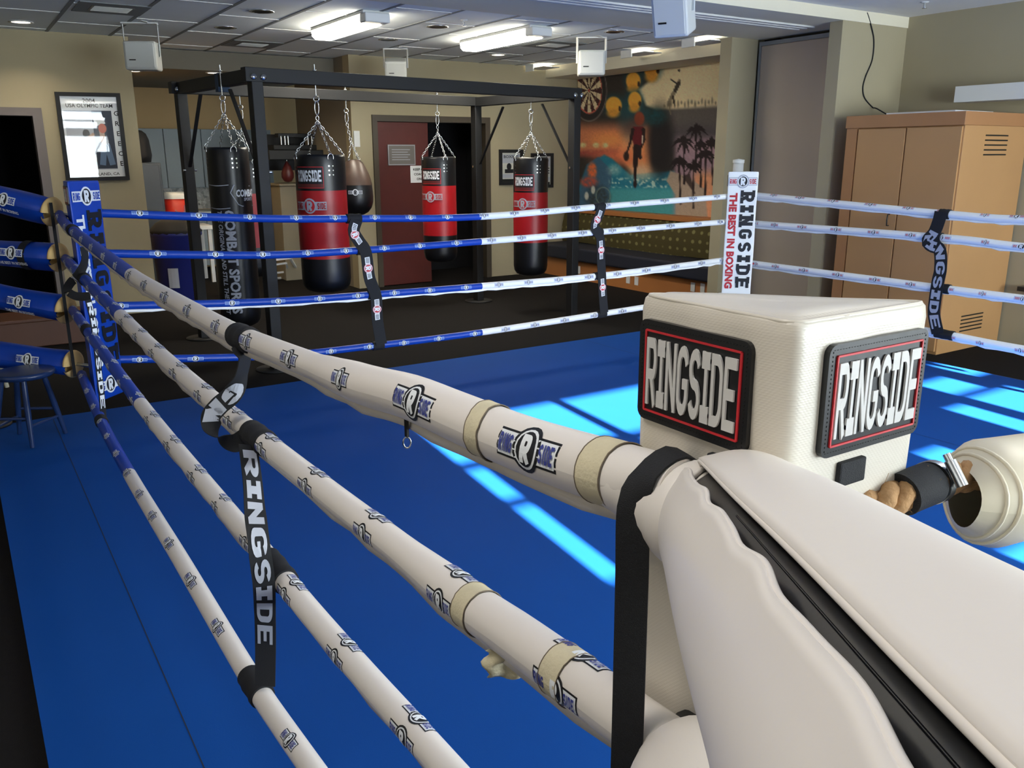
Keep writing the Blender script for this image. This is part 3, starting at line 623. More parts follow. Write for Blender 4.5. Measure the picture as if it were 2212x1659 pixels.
b.add(vs, [(4, 5, 6, 7), (0, 1, 5, 4), (1, 2, 6, 5), (2, 3, 7, 6), (3, 0, 4, 7)], M_PLAQ); put_path(b, mp, [(-w_/2+.01, -h_/2+.01), (w_/2-.01, -h_/2+.01), (w_/2-.01, h_/2-.01), (-w_/2+.01, h_/2-.01), (-w_/2+.01, -h_/2+.01)], .008, M_GPRINT, .011)
for k in range(5): put_rect(b, mp, -w_*.36, h_*(.24-.12*k), w_*(.3-.08*(k % 2)), h_*(.27-.12*k), M_GPRINT, .011)
tag(b.build('door_plaque'), 'grey rectangular plaque mounted on the dark red door', 'sign')
p0, p1 = ony(886, 358, YB), ony(930, 394, YB); mp = flat_map(((p0.x+p1.x)/2, YB-.002, (p0.z+p1.z)/2), (1, 0, 0), (0, 0, 1)); b = MB(); w_, h_ = p1.x-p0.x, p0.z-p1.z
put_rect(b, mp, -w_/2, -h_/2, w_/2, h_/2, M_WPRINT, .001); put_rect(b, mp, -w_/2, -h_/2, w_/2, h_/2, M_WPRINT, -.001)
for k, s_ in enumerate(('KEEP OUT', 'COACHES', 'ONLY')): put_text(b, mp, s_, M_INK, 0, h_*(.28-.28*k), h_*.14, w_*(.72, .66, .4)[k], bold=.03, h=.003)
tag(b.build('paper_notice'), 'white paper notice taped on the red door, partly behind the third bag', 'sign')

# ================================================================== RING FLOOR
MZ = .04
t = thing('ring_mat', 'bright blue canvas mat covering the boxing ring floor', 'mat', (3.4, 2.8, 0))
b = MB(); nx, ny = 90, 90
def mat_z(x, y): return MZ+.0016*math.sin(3*x+.6*math.sin(2*y))*math.sin(1.3*y+1)+.004*math.exp(-((x-.38-.02*math.sin(y))/.09)**2)
b.grid(lambda a, c: Vector((.01+6.74*a, -.6+6.85*c, mat_z(.01+6.74*a, -.6+6.85*c))), nx, ny, M_MAT)
b.build('canvas', t)
b = MB(); b.box((.015, -.595, .001), (6.745, 6.245, MZ-.006), M_MATEDGE); b.build('foam_base', t)
b = MB()
for x in (.38, 2.62, 4.86): b.grid(lambda a, c: Vector((x-.0015+.003*a, -.6+6.85*c, mat_z(x, -.6+6.85*c)+.0012)), 1, 90, M_MATEDGE)
b.build('seam', t)
b = MB(); b.box((6.76, -.6, .0), (6.86, 6.3, .012), mat('grey_floor_strip', (112, 106, 104), .7)); tag(b.build('floor_edge_strip'), 'grey strip on the carpet along the right edge of the blue mat', 'strip')

# ================================================================== ROPES
def rope(name, label, pts, r, phi, style_blue, style_white, split, logo_off=0, side='far', rfun=None, hi=True, second=None, L=.082, flap=True, seams=0):
    """pts run left to right as read from the viewer; the sleeve changes from blue to white at arc length split"""
    f, T = smooth_path(pts, 0); t = thing(name, label, 'rope', f(T/2))
    out = {'far': Vector((0, -1, 0)), 'left': Vector((-1, 0, 0)), 'right': Vector((-1, 0, 0))}[side]
    R = rfun or (lambda s: r)
    def frame(s):
        a = f(s-.01); c = f(s+.01); tt = (c-a).normalized(); A = (out-tt*out.dot(tt)).normalized(); B = A.cross(tt)*-1
        if B.z < 0: B = -B
        return f(s), tt, A, B
    def mapper(s0, ph):
        def m(a, c, h=0):
            s = s0+a; p, tt, A, B = frame(s); rr = R(s); q = ph+c/rr
            return p+(A*math.cos(q)+B*math.sin(q))*(rr+h)
        return m
    for s0, s1, M, st in ((0, split, M_BLUE, style_blue), (split, T, M_WHITE if side == 'left' else M_WHITESKY, style_white)):
        if s1-s0 < .02: continue
        b = MB(); n = max(8, int((s1-s0)/.04)); k = 34 if side == 'left' else 18; rj = random.Random(int(s0*100)+len(label))
        jit = [rj.uniform(-.04, .05) for _ in range(n+2)]
        def tube(a, c):
            s = s0+(s1-s0)*a; p, tt, A, B = frame(s); x = a*n; i = min(n, int(x)); j = jit[i]*(1-x+i)+jit[i+1]*(x-i)
            rr = R(s)*(1+j*.35*max(0, -math.sin(2*PI*c)))
            return p+(A*math.cos(2*PI*c)+B*math.sin(2*PI*c))*rr
        b.grid(tube, n, k, M)
        for e in (s0, s1):
            p, tt, A, B = frame(e); b.add([p+(A*math.cos(2*PI*q/k)+B*math.sin(2*PI*q/k))*R(e) for q in range(k)], [tuple(range(k))], M)
        for row in ((phi, 0),)+(((second, .5),) if second is not None else ()):
            s = logo_off+row[1]*0; step = .302
            while s < T:
                Ls = .118 if side == 'left' and 'topmost' in label and s > 4.4 else L
                if s0-.001 <= s-L/2+.02 and s+L/2 < s1+.02: rlogo(b, mapper(s, row[0]), 0, 0, Ls, st, hi)
                s += step
        o = b.build('rope_sleeve', t); o['label'] = 'blue vinyl sleeve' if M is M_BLUE else 'white vinyl sleeve'
    if flap:
        b = MB(); n = int(T/.03); rj = random.Random(5); wob = [rj.uniform(.004, .014) for _ in range(n//3+3)]
        def fl(a, c):
            s = T*a; p, tt, A, B = frame(s); rr = R(s); x = a*n/3; i = int(x); wv = wob[i]*(1-x+i)+wob[i+1]*(x-i); q = -1.35
            d = A*math.cos(q)+B*math.sin(q)
            return p+d*(rr-.004+(wv+.008)*c)
        b.grid(fl, n, 1, M_WHITE if side == 'left' else M_WHITESKY); o = b.build('seam_flap', t); o.modifiers.new('s', 'SOLIDIFY').thickness = .003
    t['_f'] = 0
    return t, f, T, frame, R
ROPES = {}
K = 5.72/5.6
farz = [(1.417, 1.337, 1.306, 1.281, 1.318, 1.36), (1.181, 1.10, 1.088, 1.094, 1.11, 1.13), (.862, .79, .77, .754, .745, .78), (.536, .42, .396, .391, .415, .45)]
names = ['top', 'second', 'third', 'bottom']
fx = (.6, 1.7, 2.45, 3.42, 4.65, 6.2)
farlab = ['topmost blue and white far rope, between the blue and white corner pads', 'blue and white far rope, second from the top', 'blue and white far rope, third from the top', 'blue and white far rope, lowest, just above the mat edge']
for i in range(4):
    pts = [(x, 5.72, CAM.z-(CAM.z-z)*K) for x, z in zip(fx, farz[i])]
    ROPES['far', i] = rope('ring_rope', farlab[i], pts, .0255, (.45, .3, .15, .05)[i], 'bluerope', 'whitefar', 2.83, .14+.07*i, 'far', hi=False, second=2.0 if i < 2 else None, L=.086, flap=(i == 2))
LP = [[(0.545, 5.75, 1.395), (0.546, 5.453, 1.352), (0.55, 4.531, 1.316), (0.558, 3.7, 1.284), (0.562, 3.335, 1.275), (0.567, 2.54, 1.278), (0.569, 2.211, 1.282), (0.57, 2.009, 1.29), (0.567, 1.526, 1.321), (0.566, 1.318, 1.338), (0.565, 1.16, 1.356), (0.565, 1.011, 1.362), (0.565, 0.851, 1.369), (0.565, 0.699, 1.383), (0.565, 0.56, 1.398)],
      [(0.545, 5.75, 1.135), (0.545, 5.47, 1.126), (0.545, 4.835, 1.1), (0.547, 3.912, 1.073), (0.549, 3.157, 1.052), (0.559, 2.39, 1.043), (0.565, 2.013, 1.045), (0.563, 1.555, 1.06), (0.561, 1.236, 1.074), (0.56, 0.977, 1.083), (0.56, 0.844, 1.094), (0.56, 0.652, 1.105), (.56, .5, 1.115)],
      [(0.545, 5.75, 0.825), (0.53, 4.353, 0.8), (0.53, 3.341, 0.768), (0.54, 2.306, 0.75), (0.544, 2.077, 0.749), (0.547, 1.723, 0.738), (0.55, 1.409, 0.74), (0.557, 1.158, 0.74), (.56, .8, .75), (.56, .5, .77)],
      [(0.545, 5.75, 0.42), (0.522, 5.031, 0.385), (0.505, 4.499, 0.382), (0.493, 3.772, 0.39), (0.483, 3.169, 0.415), (0.482, 2.785, 0.42), (0.485, 2.259, 0.405), (0.488, 1.984, 0.398), (0.495, 1.778, 0.395), (.52, 1.2, .40), (.55, .5, .42)]]
leflab = ['topmost left side rope, blue at its far end, thick and white near the camera', 'left side rope second from the top, with aged tape bands near its lower right end', 'rope on the left side, third from the top', 'rope on the left side, lowest, nearest the mat']
def r1fun(s): # puffed cover near the corner
    L0 = 5.19; y = L0-s; return .0275+.0085*max(0, min(1, (1.02-y)/.16)) if y < 1.5 else .0278
lrad = [r1fun, lambda s: .0272+.006*max(0, min(1, (s-4.55)/.15)), lambda s: .027, lambda s: .027]
splits = [2.17, 1.86, 2.22, 1.93]
for i in range(4):
    ROPES['left', i] = rope('ring_rope', leflab[i], LP[i], .028, (.33, -.05, .02, .95)[i], 'blue', 'white', splits[i], (.138, .2, .05, .15)[i], 'left', rfun=lrad[i], hi=True, second=(None, 1.9, 1.95, None)[i], L=(.086, .082, .082, .08)[i])
K2 = 6.3/6.1
rz = [(1.39, 1.371, 1.301, 1.295, 1.34, 1.38), (1.14, 1.125, 1.13, 1.111, 1.11, 1.13), (.78, .765, .762, .762, .77, .78), (.45, .44, .426, .416, .42, .43)]
ry = (5.62, 5.3, 3.55, 2.95, 1.6, .4)
riglab = ['white rope on the right side, topmost, running past the beige cabinet doors', 'white rope on the right side, second from the top', 'white rope on the right side, third from the top', 'brightly sunlit white rope on the right side, lowest']
for i in range(4):
    pts = [(6.3, y*K2 if y < 5.4 else 5.66, CAM.z-(CAM.z-z)*K2) for y, z in zip(ry, rz[i])]
    ROPES['right', i] = rope('ring_rope', riglab[i], pts, .029, (.9, .15, .15, -.3)[i], 'redfar', 'redfar', 0, .12+.05*i, 'right', hi=False, second=(2.1, None, None, None)[i], L=.09)
for k_ in ROPES: del ROPES[k_][0]['_f']

# ================================================================== SPACER STRAPS
def band(mb, rp, s, w=.09, m=M_BLACK, grow=.0035):
    _, f, T, fr, R = rp; n = 24
    for r_off in (grow,):
        mb.grid(lambda a, c: (lambda P: P[0]+(P[2]*math.cos(2*PI*c)+P[3]*math.sin(2*PI*c))*(R(s-w/2+w*a)+grow+.0015*math.sin(8*PI*a)))(fr(s-w/2+w*a)), 6, n, m)
    for e in (-w/2, w/2):
        P = fr(s+e); mb.add([P[0]+(P[2]*math.cos(2*PI*q/n)+P[3]*math.sin(2*PI*q/n))*(R(s+e)+g) for g in (0, grow) for q in range(n)], [(q, (q+1) % n, n+(q+1) % n, n+q) for q in range(n)], m)
def strap(pts, wd, width, thick=.003, n=60):
    """ribbon along pts with width directions wd; returns a mesh builder and its surface map"""
    f, T = smooth_path(pts, 0); g, TG = smooth_path([Vector(w_) for w_ in wd], 0)
    m = len(pts)-1; P = [Vector(p) for p in pts]; cum = [0]
    for a, c in zip(P, P[1:]): cum.append(cum[-1]+(c-a).length)
    def wdir(s):
        s = max(0, min(T-1e-6, s)); i = 0
        while i < m-1 and s > cum[i+1]: i += 1
        u = (s-cum[i])/(cum[i+1]-cum[i]); v = Vector(wd[i])*(1-u)+Vector(wd[i+1])*u; tt = (f(s+.004)-f(s-.004)).normalized()
        return (v-tt*v.dot(tt)).normalized(), tt
    def mp(a, c, h=0):
        w_, tt = wdir(a); return f(a)+w_*c+(w_.cross(tt))*h
    b = MB()
    for sgn in (0, 1): b.grid(lambda a, c: mp(T*a, (c-.5)*width, -thick*sgn), n, 4, M_BLACK)
    for e in (-.5, .5): b.grid(lambda a, c: mp(T*a, e*width, -thick*c), n, 1, M_BLACK)
    return b, mp, T
def vplane(x, y, q):   # the pixel's point on the vertical plane through q that faces the camera
    d = ray(x, y); q = Vector((q[0], q[1], 0)); return CAM+d*(FH.dot(q)/FH.dot(d))
VR = R0
# far spacers, with badge stickers
for px, lb, w_ in (((2.46, [(770, 476), (764, 500), (776, 522), (790, 545), (798, 600), (812, 640), (815, 690), (824, 744)]), 'black spacer strap with R badges on the far ropes, below the teardrop bag', .088),
                   ((4.62, [(1300, 447), (1294, 465), (1284, 490), (1296, 512), (1298, 560), (1300, 595), (1302, 640), (1305, 676)]), 'black spacer strap with R badges on the far ropes, in front of the bench', .088)):
    X, pp_ = px; P = [ony(x, y, 5.72-.032) for x, y in pp_]; t = thing('rope_spacer', lb, 'strap', P[-1], 'rope spacer straps')
    b, mp, T = strap(P, [(1, 0, .05)]*len(P), w_, .004, 40); b.build('webbing', t)
    for i in range(4):
        x = P[(0, 3, 5, 7)[i]].x; b = MB(); band(b, ROPES['far', i], x-.6, .094 if i else .1, M_BLACK, .008); b.build('rope_sheath', t)
    for s in ((.11, .39, .72) if X < 3 else (.12, .42, .76)):
        b = MB(); m2 = (lambda s_: lambda a, c, h=0: mp(s_*T+a, c, -h-.0055))(s)
        rlogo(b, m2, 0, 0, .15, 'strap', False, False, .0006)
        o = b.build('badge_sticker', t); o['label'] = 'red and white R badge'
# right-side spacer with big lettering
P = [onx(x, y, 6.3-.035) for x, y in ((2033, 458), (2028, 478), (2018, 503), (2004, 520), (2012, 530), (2030, 540), (2032, 580), (2026, 610), (2020, 650), (2018, 680), (2026, 720))]
t = thing('rope_spacer', 'black spacer strap with large white lettering on the right side ropes, before the cabinet', 'strap', P[-1], 'rope spacer straps')
b, mp, T = strap(P, [(0, -1, .1)]*4+[(0, -1, -.2)]+[(0, -1, .05)]*6, .1, .004, 60); b.build('webbing', t)
rr_ = ROPES['right', 0]
for i in range(4):
    y = P[(0, 4, 8, 10)[i]].y; b = MB(); band(b, ROPES['right', i], 5.66-y, .095, M_BLACK, .008); b.build('rope_sheath', t)
b = MB(); put_word(b, lambda a, c, h=0: mp(a, c, -h-.0055), 'RINGSIDE', M_GPRINT, T*.55, 0, .072, T*.8, t=.2, slab=1); o = b.build('strap_lettering', t); o['label'] = 'white block letters'
# left near spacer (twisted) ---------------------------------------------------
QL = (.53, 2.1)
P = [vplane(x, y, QL) for x, y in ((520, 745), (528, 770), (520, 810), (503, 850), (472, 878), (455, 905), (470, 945), (505, 958), (530, 945))]
t = thing('rope_spacer', 'twisted black spacer strap with white letters joining the left side ropes, the nearer one', 'strap', P[-1], 'rope spacer straps')
fwd3 = Vector((FH.x, FH.y, 0))
b, mp, T = strap(P, [VR, VR*.2+fwd3*.6, fwd3*.7+VR*.3, VR*.8+ZZ*.5, VR*.75+ZZ*-.55, VR*.6-ZZ*.8, VR*.2-ZZ*.7+fwd3*.6, -ZZ+VR*.2, -ZZ+VR*.3], .048, .003, 90); b.build('webbing', t)
b = MB(); [put_word(b, (lambda g: lambda a, c, h=0: mp(a, c, g))(g), 'GN', M_GPRINT, T*.47, 0, .04, .13, t=.26, slab=1) for g in (.0016, -.0046)]; b.build('strap_lettering', t)['label'] = 'white block letters'; b2 = MB()
P2 = [vplane(x, y, q_) for x, y, q_ in ((535, 962, (.505, 2.0)), (545, 1040, (.50, 1.93)), (550, 1100, (.495, 1.87)), (556, 1150, (.485, 1.81)), (562, 1200, (.475, 1.79)), (570, 1260, (.475, 1.81)), (573, 1330, (.46, 1.86)), (574, 1400, (.45, 1.90)), (573, 1480, (.448, 1.92)))]
b, mp2, T2 = strap(P2, [VR*.5+fwd3*.8, VR*.5+fwd3*.8, VR*.55+fwd3*.75, VR*.65+fwd3*.7, VR*.8+fwd3*.5, VR*.95+fwd3*.3, VR, VR, VR], .05, .003, 70); b.build('webbing', t)
put_word(b2, lambda a, c, h=0: mp2(a, c, h+.0016), 'RINGSIDE', M_GPRINT, T2*.42, 0, .036, T2*.78, t=.2, slab=1)
put_word(b2, lambda a, c, h=0: mp2(a, c, -h-.0046), 'RINGSIDE', M_GPRINT, T2*.42, 0, .036, T2*.78, t=.2, slab=1)
o = b2.build('strap_lettering', t); o['label'] = 'white block letters'
for i, y in enumerate((2.11, 2.03, 1.90, 1.97)):
    rp = ROPES['left', i]; lo, hi = 0, rp[2]
    for _ in range(40):
        m_ = (lo+hi)/2
        if rp[1](m_).y > y: lo = m_
        else: hi = m_
    b = MB(); band(b, rp, lo, .125, M_BLACK, .005); b.build('rope_sheath', t)
# left far spacer
P = [vplane(x, y, (.5, 5.0)) for x, y in ((180, 533), (183, 560), (172, 590), (152, 612), (146, 628), (165, 640), (195, 640))]
t = thing('rope_spacer', 'black and white spacer strap on the left ropes, in front of the blue corner pad', 'strap', P[-1], 'rope spacer straps')
b, mp, T = strap(P, [fwd3*.8+VR*.3, fwd3*.8+VR*.3, VR*.7+ZZ*.6, VR*.6+ZZ*.5, VR*.5-ZZ*.6, -ZZ+VR*.3, -ZZ+VR*.2], .045, .003, 50); b.build('webbing', t)
b2 = MB(); put_rect(b2, lambda a, c, h=0: mp(a, c, h+.002), T*.32, -.016, T*.5, .016, M_GPRINT, 0, 6, 1)
P2 = [vplane(x, y, (.5, 4.9)) for x, y in ((190, 648), (200, 690), (207, 740), (213, 800), (219, 850), (224, 912))]
b, mp2, T2 = strap(P2, [VR*.4+fwd3*.8]*6, .036, .003, 40); b.build('webbing', t)
for sg in (.0016, -.0046): put_word(b2, (lambda g: lambda a, c, h=0: mp2(a, c, g))(sg), 'RINGSIDE', M_WPRINT, T2*.45, 0, .027, T2*.84, t=.2, slab=1)
o = b2.build('strap_lettering', t); o['label'] = 'white block letters'
for i, y in enumerate((5.15, 4.95, 5.0, 4.75)):
    rp = ROPES['left', i]; b = MB(); band(b, rp, 5.75-y, .085, M_BLACK, .0045); b.build('rope_sheath', t)

# ================================================================== CORNER PADS
def pad(name, label, N, sx, sy, a, ztop, zbot, M, scheme, gap=0, welt=M_WHITE):
    """right-angled prism: outer corner N, legs towards sx (x) and sy (y), broad face towards the ring"""
    N = Vector((N[0], N[1], 0)); Xa = Vector((sx, 0, 0)); Ya = Vector((0, sy, 0)); A, B_ = N+Xa*a, N+Ya*a
    t = thing(name, label, 'corner pad', (N.x+sx*a/3, N.y+sy*a/3, zbot))
    # rounded outline
    def rc(p, q, r_, rad=.018, n=4):
        d0 = (p-q).normalized(); d1 = (r_-q).normalized(); s0 = q+d0*rad; s1 = q+d1*rad
        return [s0.lerp(q, k/n).lerp(q.lerp(s1, k/n), k/n) for k in range(n+1)]
    out = []
    cn = [N, A, B_]
    for i in range(3):
        p, q, r_ = cn[i-1], cn[i], cn[(i+1) % 3]; c = rc(p, q, r_); out += c
        e = rc(q, r_, cn[(i+2) % 3])[0]
        for k in range(1, 10): out.append(c[-1].lerp(e, k/10))
    cen_ = (N+A+B_)/3; n = len(out); b = MB(); vs = []; rj = random.Random(11)
    prof = [(zbot, .9), (zbot+.012, .98), (zbot+.03, 1)]+[(zbot+.03+(ztop-zbot-.06)*k/14, 1) for k in range(1, 15)]+[(ztop-.015, 1.0), (ztop-.004, .985), (ztop, .955), (ztop-.002, .93), (ztop+.002, .85), (ztop+.003, .5), (ztop+.003, .01)]
    for z, s_ in prof:
        for i, p in enumerate(out):
            q = cen_+(p-cen_)*s_; wv = .0015*math.sin(i*1.3+z*31)*math.exp(-((z-ztop+.03)/.03)**2)+.002*math.sin(z*9)
            q = q+(p-cen_).normalized()*wv if s_ > .94 else q
            vs.append((q.x, q.y, z+(.0012*math.sin(i*.3) if .4 < s_ < .9 else 0)))
    b.add(vs, [(j*n+i, j*n+(i+1) % n, (j+1)*n+(i+1) % n, (j+1)*n+i) for j in range(len(prof)-1) for i in range(n)], M, True)
    b.add(vs[:n], [tuple(range(n))], M); b.build('pad_body', t)
    b = MB(); b.tube([Vector((*(cen_+(p-cen_)*.962).to_2d(), ztop-.0015)) for p in out], .0028, M, 6, True); b.build('welt_seam', t)
    # broad face: emblem at both ends, two lines reading downwards
    u = (A-B_).normalized(); nrm = Vector((sx, sy, 0)).normalized()
    if u.cross(ZZ).dot(nrm) < 0: u = -u
    mid = (A+B_)/2+nrm*.004; Wd = (A-B_).length; H = ztop-zbot
    face = lambda aa, c, h=0: mid+u*aa+ZZ*(c)+nrm*h
    down = lambda aa, c, h=0: mid+u*c+ZZ*(ztop-aa)+nrm*h
    lw = Wd*.86; b = MB()
    rlogo(b, lambda aa, c, h=0: face(aa, c+ztop-.085, h), 0, 0, lw, 'blue' if scheme == 'blue' else 'red', True, False, .0007); b.build('emblem', t); b = MB()
    rlogo(b, lambda aa, c, h=0: face(aa, c+zbot+.085, h), 0, 0, lw, 'blue' if scheme == 'blue' else 'red', True, False, .0007); b.build('emblem', t); b = MB()
    big = M_INK; small = M_WPRINT if scheme == 'blue' else M_RPRINT
    put_word(b, down, 'RINGSIDE', big, .17+(H-.34)*.48, Wd*.18, .115*Wd/.275, (H-.34)*.94, t=.22, slab=2, h=.0007, gap=.22); b.build('pad_lettering', t); b = MB()
    put_text(b, down, 'THE BEST IN BOXING', small, .17+(H-.34)*.49, -Wd*.27, .07*Wd/.275, (H-.34)*.94, bold=.045, h=.0007)
    b.build('pad_lettering', t)
    # patches on the two outer faces
    for o_, uu, nn in ((B_, (N-B_).normalized(), -Xa), (N, (A-N).normalized(), -Ya)):
        uu = Vector(uu)
        if uu.cross(ZZ).dot(nn) < 0: uu = -uu
        c0 = (N+B_)/2 if nn.x else (N+A)/2
        shift = ((B_-N).normalized() if nn.x else (A-N).normalized())*.014
        zc = ztop-.024-.054; o3 = c0+nn*.003+Vector((0, 0, zc))+shift
        mp = (lambda o3, uu, nn: lambda aa, c, h=0: o3+uu*aa+ZZ*c+nn*h)(o3, uu, nn); pw, ph = .076, .054
        b = MB(); 
        c = []
        for cx, cy, an in ((pw-.01, ph-.01, 0), (-pw+.01, ph-.01, 90), (-pw+.01, -ph+.01, 180), (pw-.01, -ph+.01, 270)): c += arc(cx, cy, .01, .01, an, an+90, 4)
        m_ = len(c); b.add([mp(*q, .004) for q in c]+[mp(*q, -.004) for q in c], [tuple(range(m_))]+[(i, (i+1) % m_, m_+(i+1) % m_, m_+i) for i in range(m_)], M_BLACKV)
        for k, (ox, oy) in enumerate(((pw-.005, ph-.005),)):
            q = [(-ox, -oy), (ox, -oy), (ox, oy), (-ox, oy), (-ox, -oy)]
            for (x0, y0), (x1, y1) in zip(q, q[1:]):
                d = math.dist((x0, y0), (x1, y1)); nn_ = int(d/.004)
                for j in range(nn_):
                    s0 = (j+.25)/nn_; s1 = (j+.65)/nn_
                    b.bar(mp(x0+(x1-x0)*s0, y0+(y1-y0)*s0, .0042), mp(x0+(x1-x0)*s1, y0+(y1-y0)*s1, .0042), .0007, .0006, M_LAMPOFF)
        patch = b.build('name_patch', t)
        b = MB()
        q = [(-pw+.011, -ph+.011), (pw-.011, -ph+.011), (pw-.011, ph-.011), (-pw+.011, ph-.011), (-pw+.011, -ph+.011)]
        for (x0, y0), (x1, y1) in zip(q, q[1:]): b.bar(mp(x0, y0, .0046), mp(x1, y1, .0046), .0024, .0018, M_RPRINT)
        b.build('red_border', patch)
        b = MB(); put_word(b, mp, 'RINGSIDE', M_RUBR, 0, 0, .072, .124, t=.15, slab=1, gap=.08, h=.004, raise_=.0022); o = b.build('raised_lettering', patch); o['label'] = 'raised white rubber letters'
    return t
near_pad = pad('corner_pad', 'large white corner pad in the foreground with two black name patches', (.6, .472), 1, 1, .205, 1.58, .30, M_WHITEF, 'white')
for lo, hi in (((.592, .49, 1.405), (.601, .56, 1.437)), ((.675, .466, 1.412), (.715, .473, 1.437))):
    b = MB(); b.box(lo, hi, M_BLACK); o = b.build('velcro_tab', near_pad, .002); o['label'] = 'black velcro tab below the name patch'
pad('corner_pad', 'tall blue corner pad with black and white vertical lettering', (.58, 5.69), 1, -1, .195, 1.59, .29, M_BLUE, 'blue')
pad('corner_pad', 'white far corner pad with vertical black and red lettering', (6.27, 5.68), -1, -1, .2, 1.575, .29, M_WHITESKY, 'white')

# ================================================================== TURNBUCKLE COVERS, POSTS
def post(label, x, y, M, h=1.7):
    t = thing('ring_post', label, 'post', (x, y, 0)); b = MB(); b.lathe([(.0, .042), (.13, .042), (.13, .054), (.05, .056), (.05, h), (.0, h)], M, 24, Matrix.Translation((x, y, 0))); b.build('post_tube', t)
    b = MB(); b.lathe([(.056, h-.01), (.056, h+.02), (0, h+.03)], M, 20, Matrix.Translation((x, y, 0))); b.build('post_cap', t)
post('white steel ring post behind the far white corner pad', 6.52, 5.97, M_WHT, 1.66)
def bcover(i, z0, z1, lb):
    p0 = Vector((.505, 5.765, z0)); p1 = Vector((.12, 6.16, z1)); t = thing('turnbuckle_cover', lb, 'turnbuckle cover', p0, 'blue turnbuckle covers')
    d = (p1-p0).normalized(); n = 14; side = d.cross(ZZ).normalized(); upv = side.cross(d)
    if side.dot(Vector((-.7, -.7, 0))) < 0: side = -side
    b = MB(); Lt = (p1-p0).length
    def tb(a, c):
        r_ = .079*(1+.05*math.sin(a*5+i))*(1-.12*(a < .02)); q = 2*PI*c; rr = r_*(1+.08*math.sin(3*q+i))
        return p0+d*Lt*a+(side*math.cos(q)+upv*math.sin(q))*rr
    b.grid(tb, n, 28, M_BLUE)
    m = lambda aa, c, h=0: p0+d*(Lt*.45-aa*1)+(side*math.cos(.25+c/.079)+upv*math.sin(.25+c/.079))*(.081*(1+.05)+h+.004)
    rlogo(b, m, 0, 0.0, .16, 'blue', True, True, .0008); put_text(b, lambda aa, c, h=0: m(aa, c-.058, h), 'THE BEST IN BOXING', M_WPRINT, 0, 0, .018, .2, bold=.03, cuts=1, h=.001)
    b.build('cover_sleeve', t)
    b = MB(); cc = p0+d*-.005
    b.grid(lambda a, c: cc+d*(.03*math.cos(PI*a))*-1+(side*math.cos(2*PI*c*.93)+upv*math.sin(2*PI*c*.93))*(.012+.075*math.sin(PI*a)), 10, 26, M_FOAM); b.build('foam_disc', t)
    if i == 1:
        b = MB(); b.grid(lambda a, c: p0+d*(.16+.05*a)+(side*math.cos(2*PI*c)+upv*math.sin(2*PI*c))*(.088), 2, 24, M_BLACK); b.build('velcro_band', t)
    b = MB(); b.tube([p0-d*.12+Vector((.07, -.02, 0))*0, p0-d*.03, p0+d*.1], .012, M_CHROME, 8); b.build('turnbuckle_eye', t)
for i, (z0, z1, lb) in enumerate(((1.415, 1.53, 'blue turnbuckle cover with yellow foam end, topmost at the left frame edge'), (1.145, 1.17, 'blue turnbuckle cover with a black band, second from the top at the left edge'),
                                  (.83, .90, 'blue turnbuckle cover, third from the top at the left edge'), (.49, .52, 'blue turnbuckle cover, lowest, behind the navy stool'))): bcover(i, z0, z1, lb)
post('dark steel ring post holding the blue turnbuckle covers', .02, 6.26, M_BLACKM, 1.66)
b, mp, T = strap([(.50, 5.68, z) for z in (1.47, 1.2, .9, .6, .43)], [(1, .2, 0)]*5, .018, .003, 20)
tag(b.build('corner_strap'), 'thin black strap hanging down along the blue turnbuckle cover ends', 'strap')

# big foreground cover with the open black slot
J0 = Vector((.598, .517, 1.370)); J1 = Vector((.007, -.173, 1.612))
d = (J1-J0).normalized(); Lt = (J1-J0).length; tocam = (CAM-(J0+J1)/2); A_ = (tocam-d*tocam.dot(d)).normalized(); B2 = d.cross(A_)
if B2.dot(RT) < 0: B2 = -B2
t = thing('turnbuckle_cover', 'huge white vinyl turnbuckle cover in the foreground with an open black slot', 'turnbuckle cover', J0)
Rc = .077
def ab(a):
    q = CAM-J0; x = (q-d*q.dot(d)).normalized(); y = d.cross(x)
    return (x, y if y.dot(RT) > 0 else -y)
def gapw(a): return .072
def cov(a, c, dr=0):
    A_, B2 = ab(a)
    g0 = gapw(a)+.07+.004*math.sin(a*15); g1 = gapw(a)-.035+.020*math.sin(a*44+1)*min(1, a*12)+.008*math.sin(a*71)
    th = g0+(2*PI-g0-g1)*c
    rr = Rc*min(1, (.62+.38*math.sin(min(1, a/.06)*PI/2)))+.0022*math.sin(14*a+3*th)*(1-abs(2*c-1))
    lip = .003*math.exp(-(min(c, 1-c)/.02)**2)
    return J0+d*(Lt*a-.02)+(A_*math.cos(th)+B2*math.sin(th))*(rr+lip+dr)
b = MB(); b.grid(lambda a, c: cov(a, c), 150, 72, M_WHITE)
ring0 = [cov(0, c/40) for c in range(41)]; ctr = J0-d*.035; b.add(ring0+[ctr], [(i, i+1, 41) for i in range(40)], M_WHITE, True)
o = b.build('cover_sleeve', t); o.modifiers.new('s', 'SOLIDIFY').thickness = -.003
b = MB()
for c_ in (0, 1):
    b = MB(); b.tube([cov(a/150, c_, .0) for a in range(151)], .0019, M_WHITE, 10); b.build('piped_lip', t)
b = MB(); b.tube([J0+d*(Lt*a/20) for a in range(21)], [.055]+[.068]*19+[.06], M_BLACKV, 30); b.build('black_core', t)
b = MB(); b.tube([J0+d*(Lt*(.3+.7*a/20))+(A_*math.cos(.06)+B2*math.sin(.06))*.0682 for a in range(21)], .0006, M_BLACKV, 6); b.build('core_seam', t)
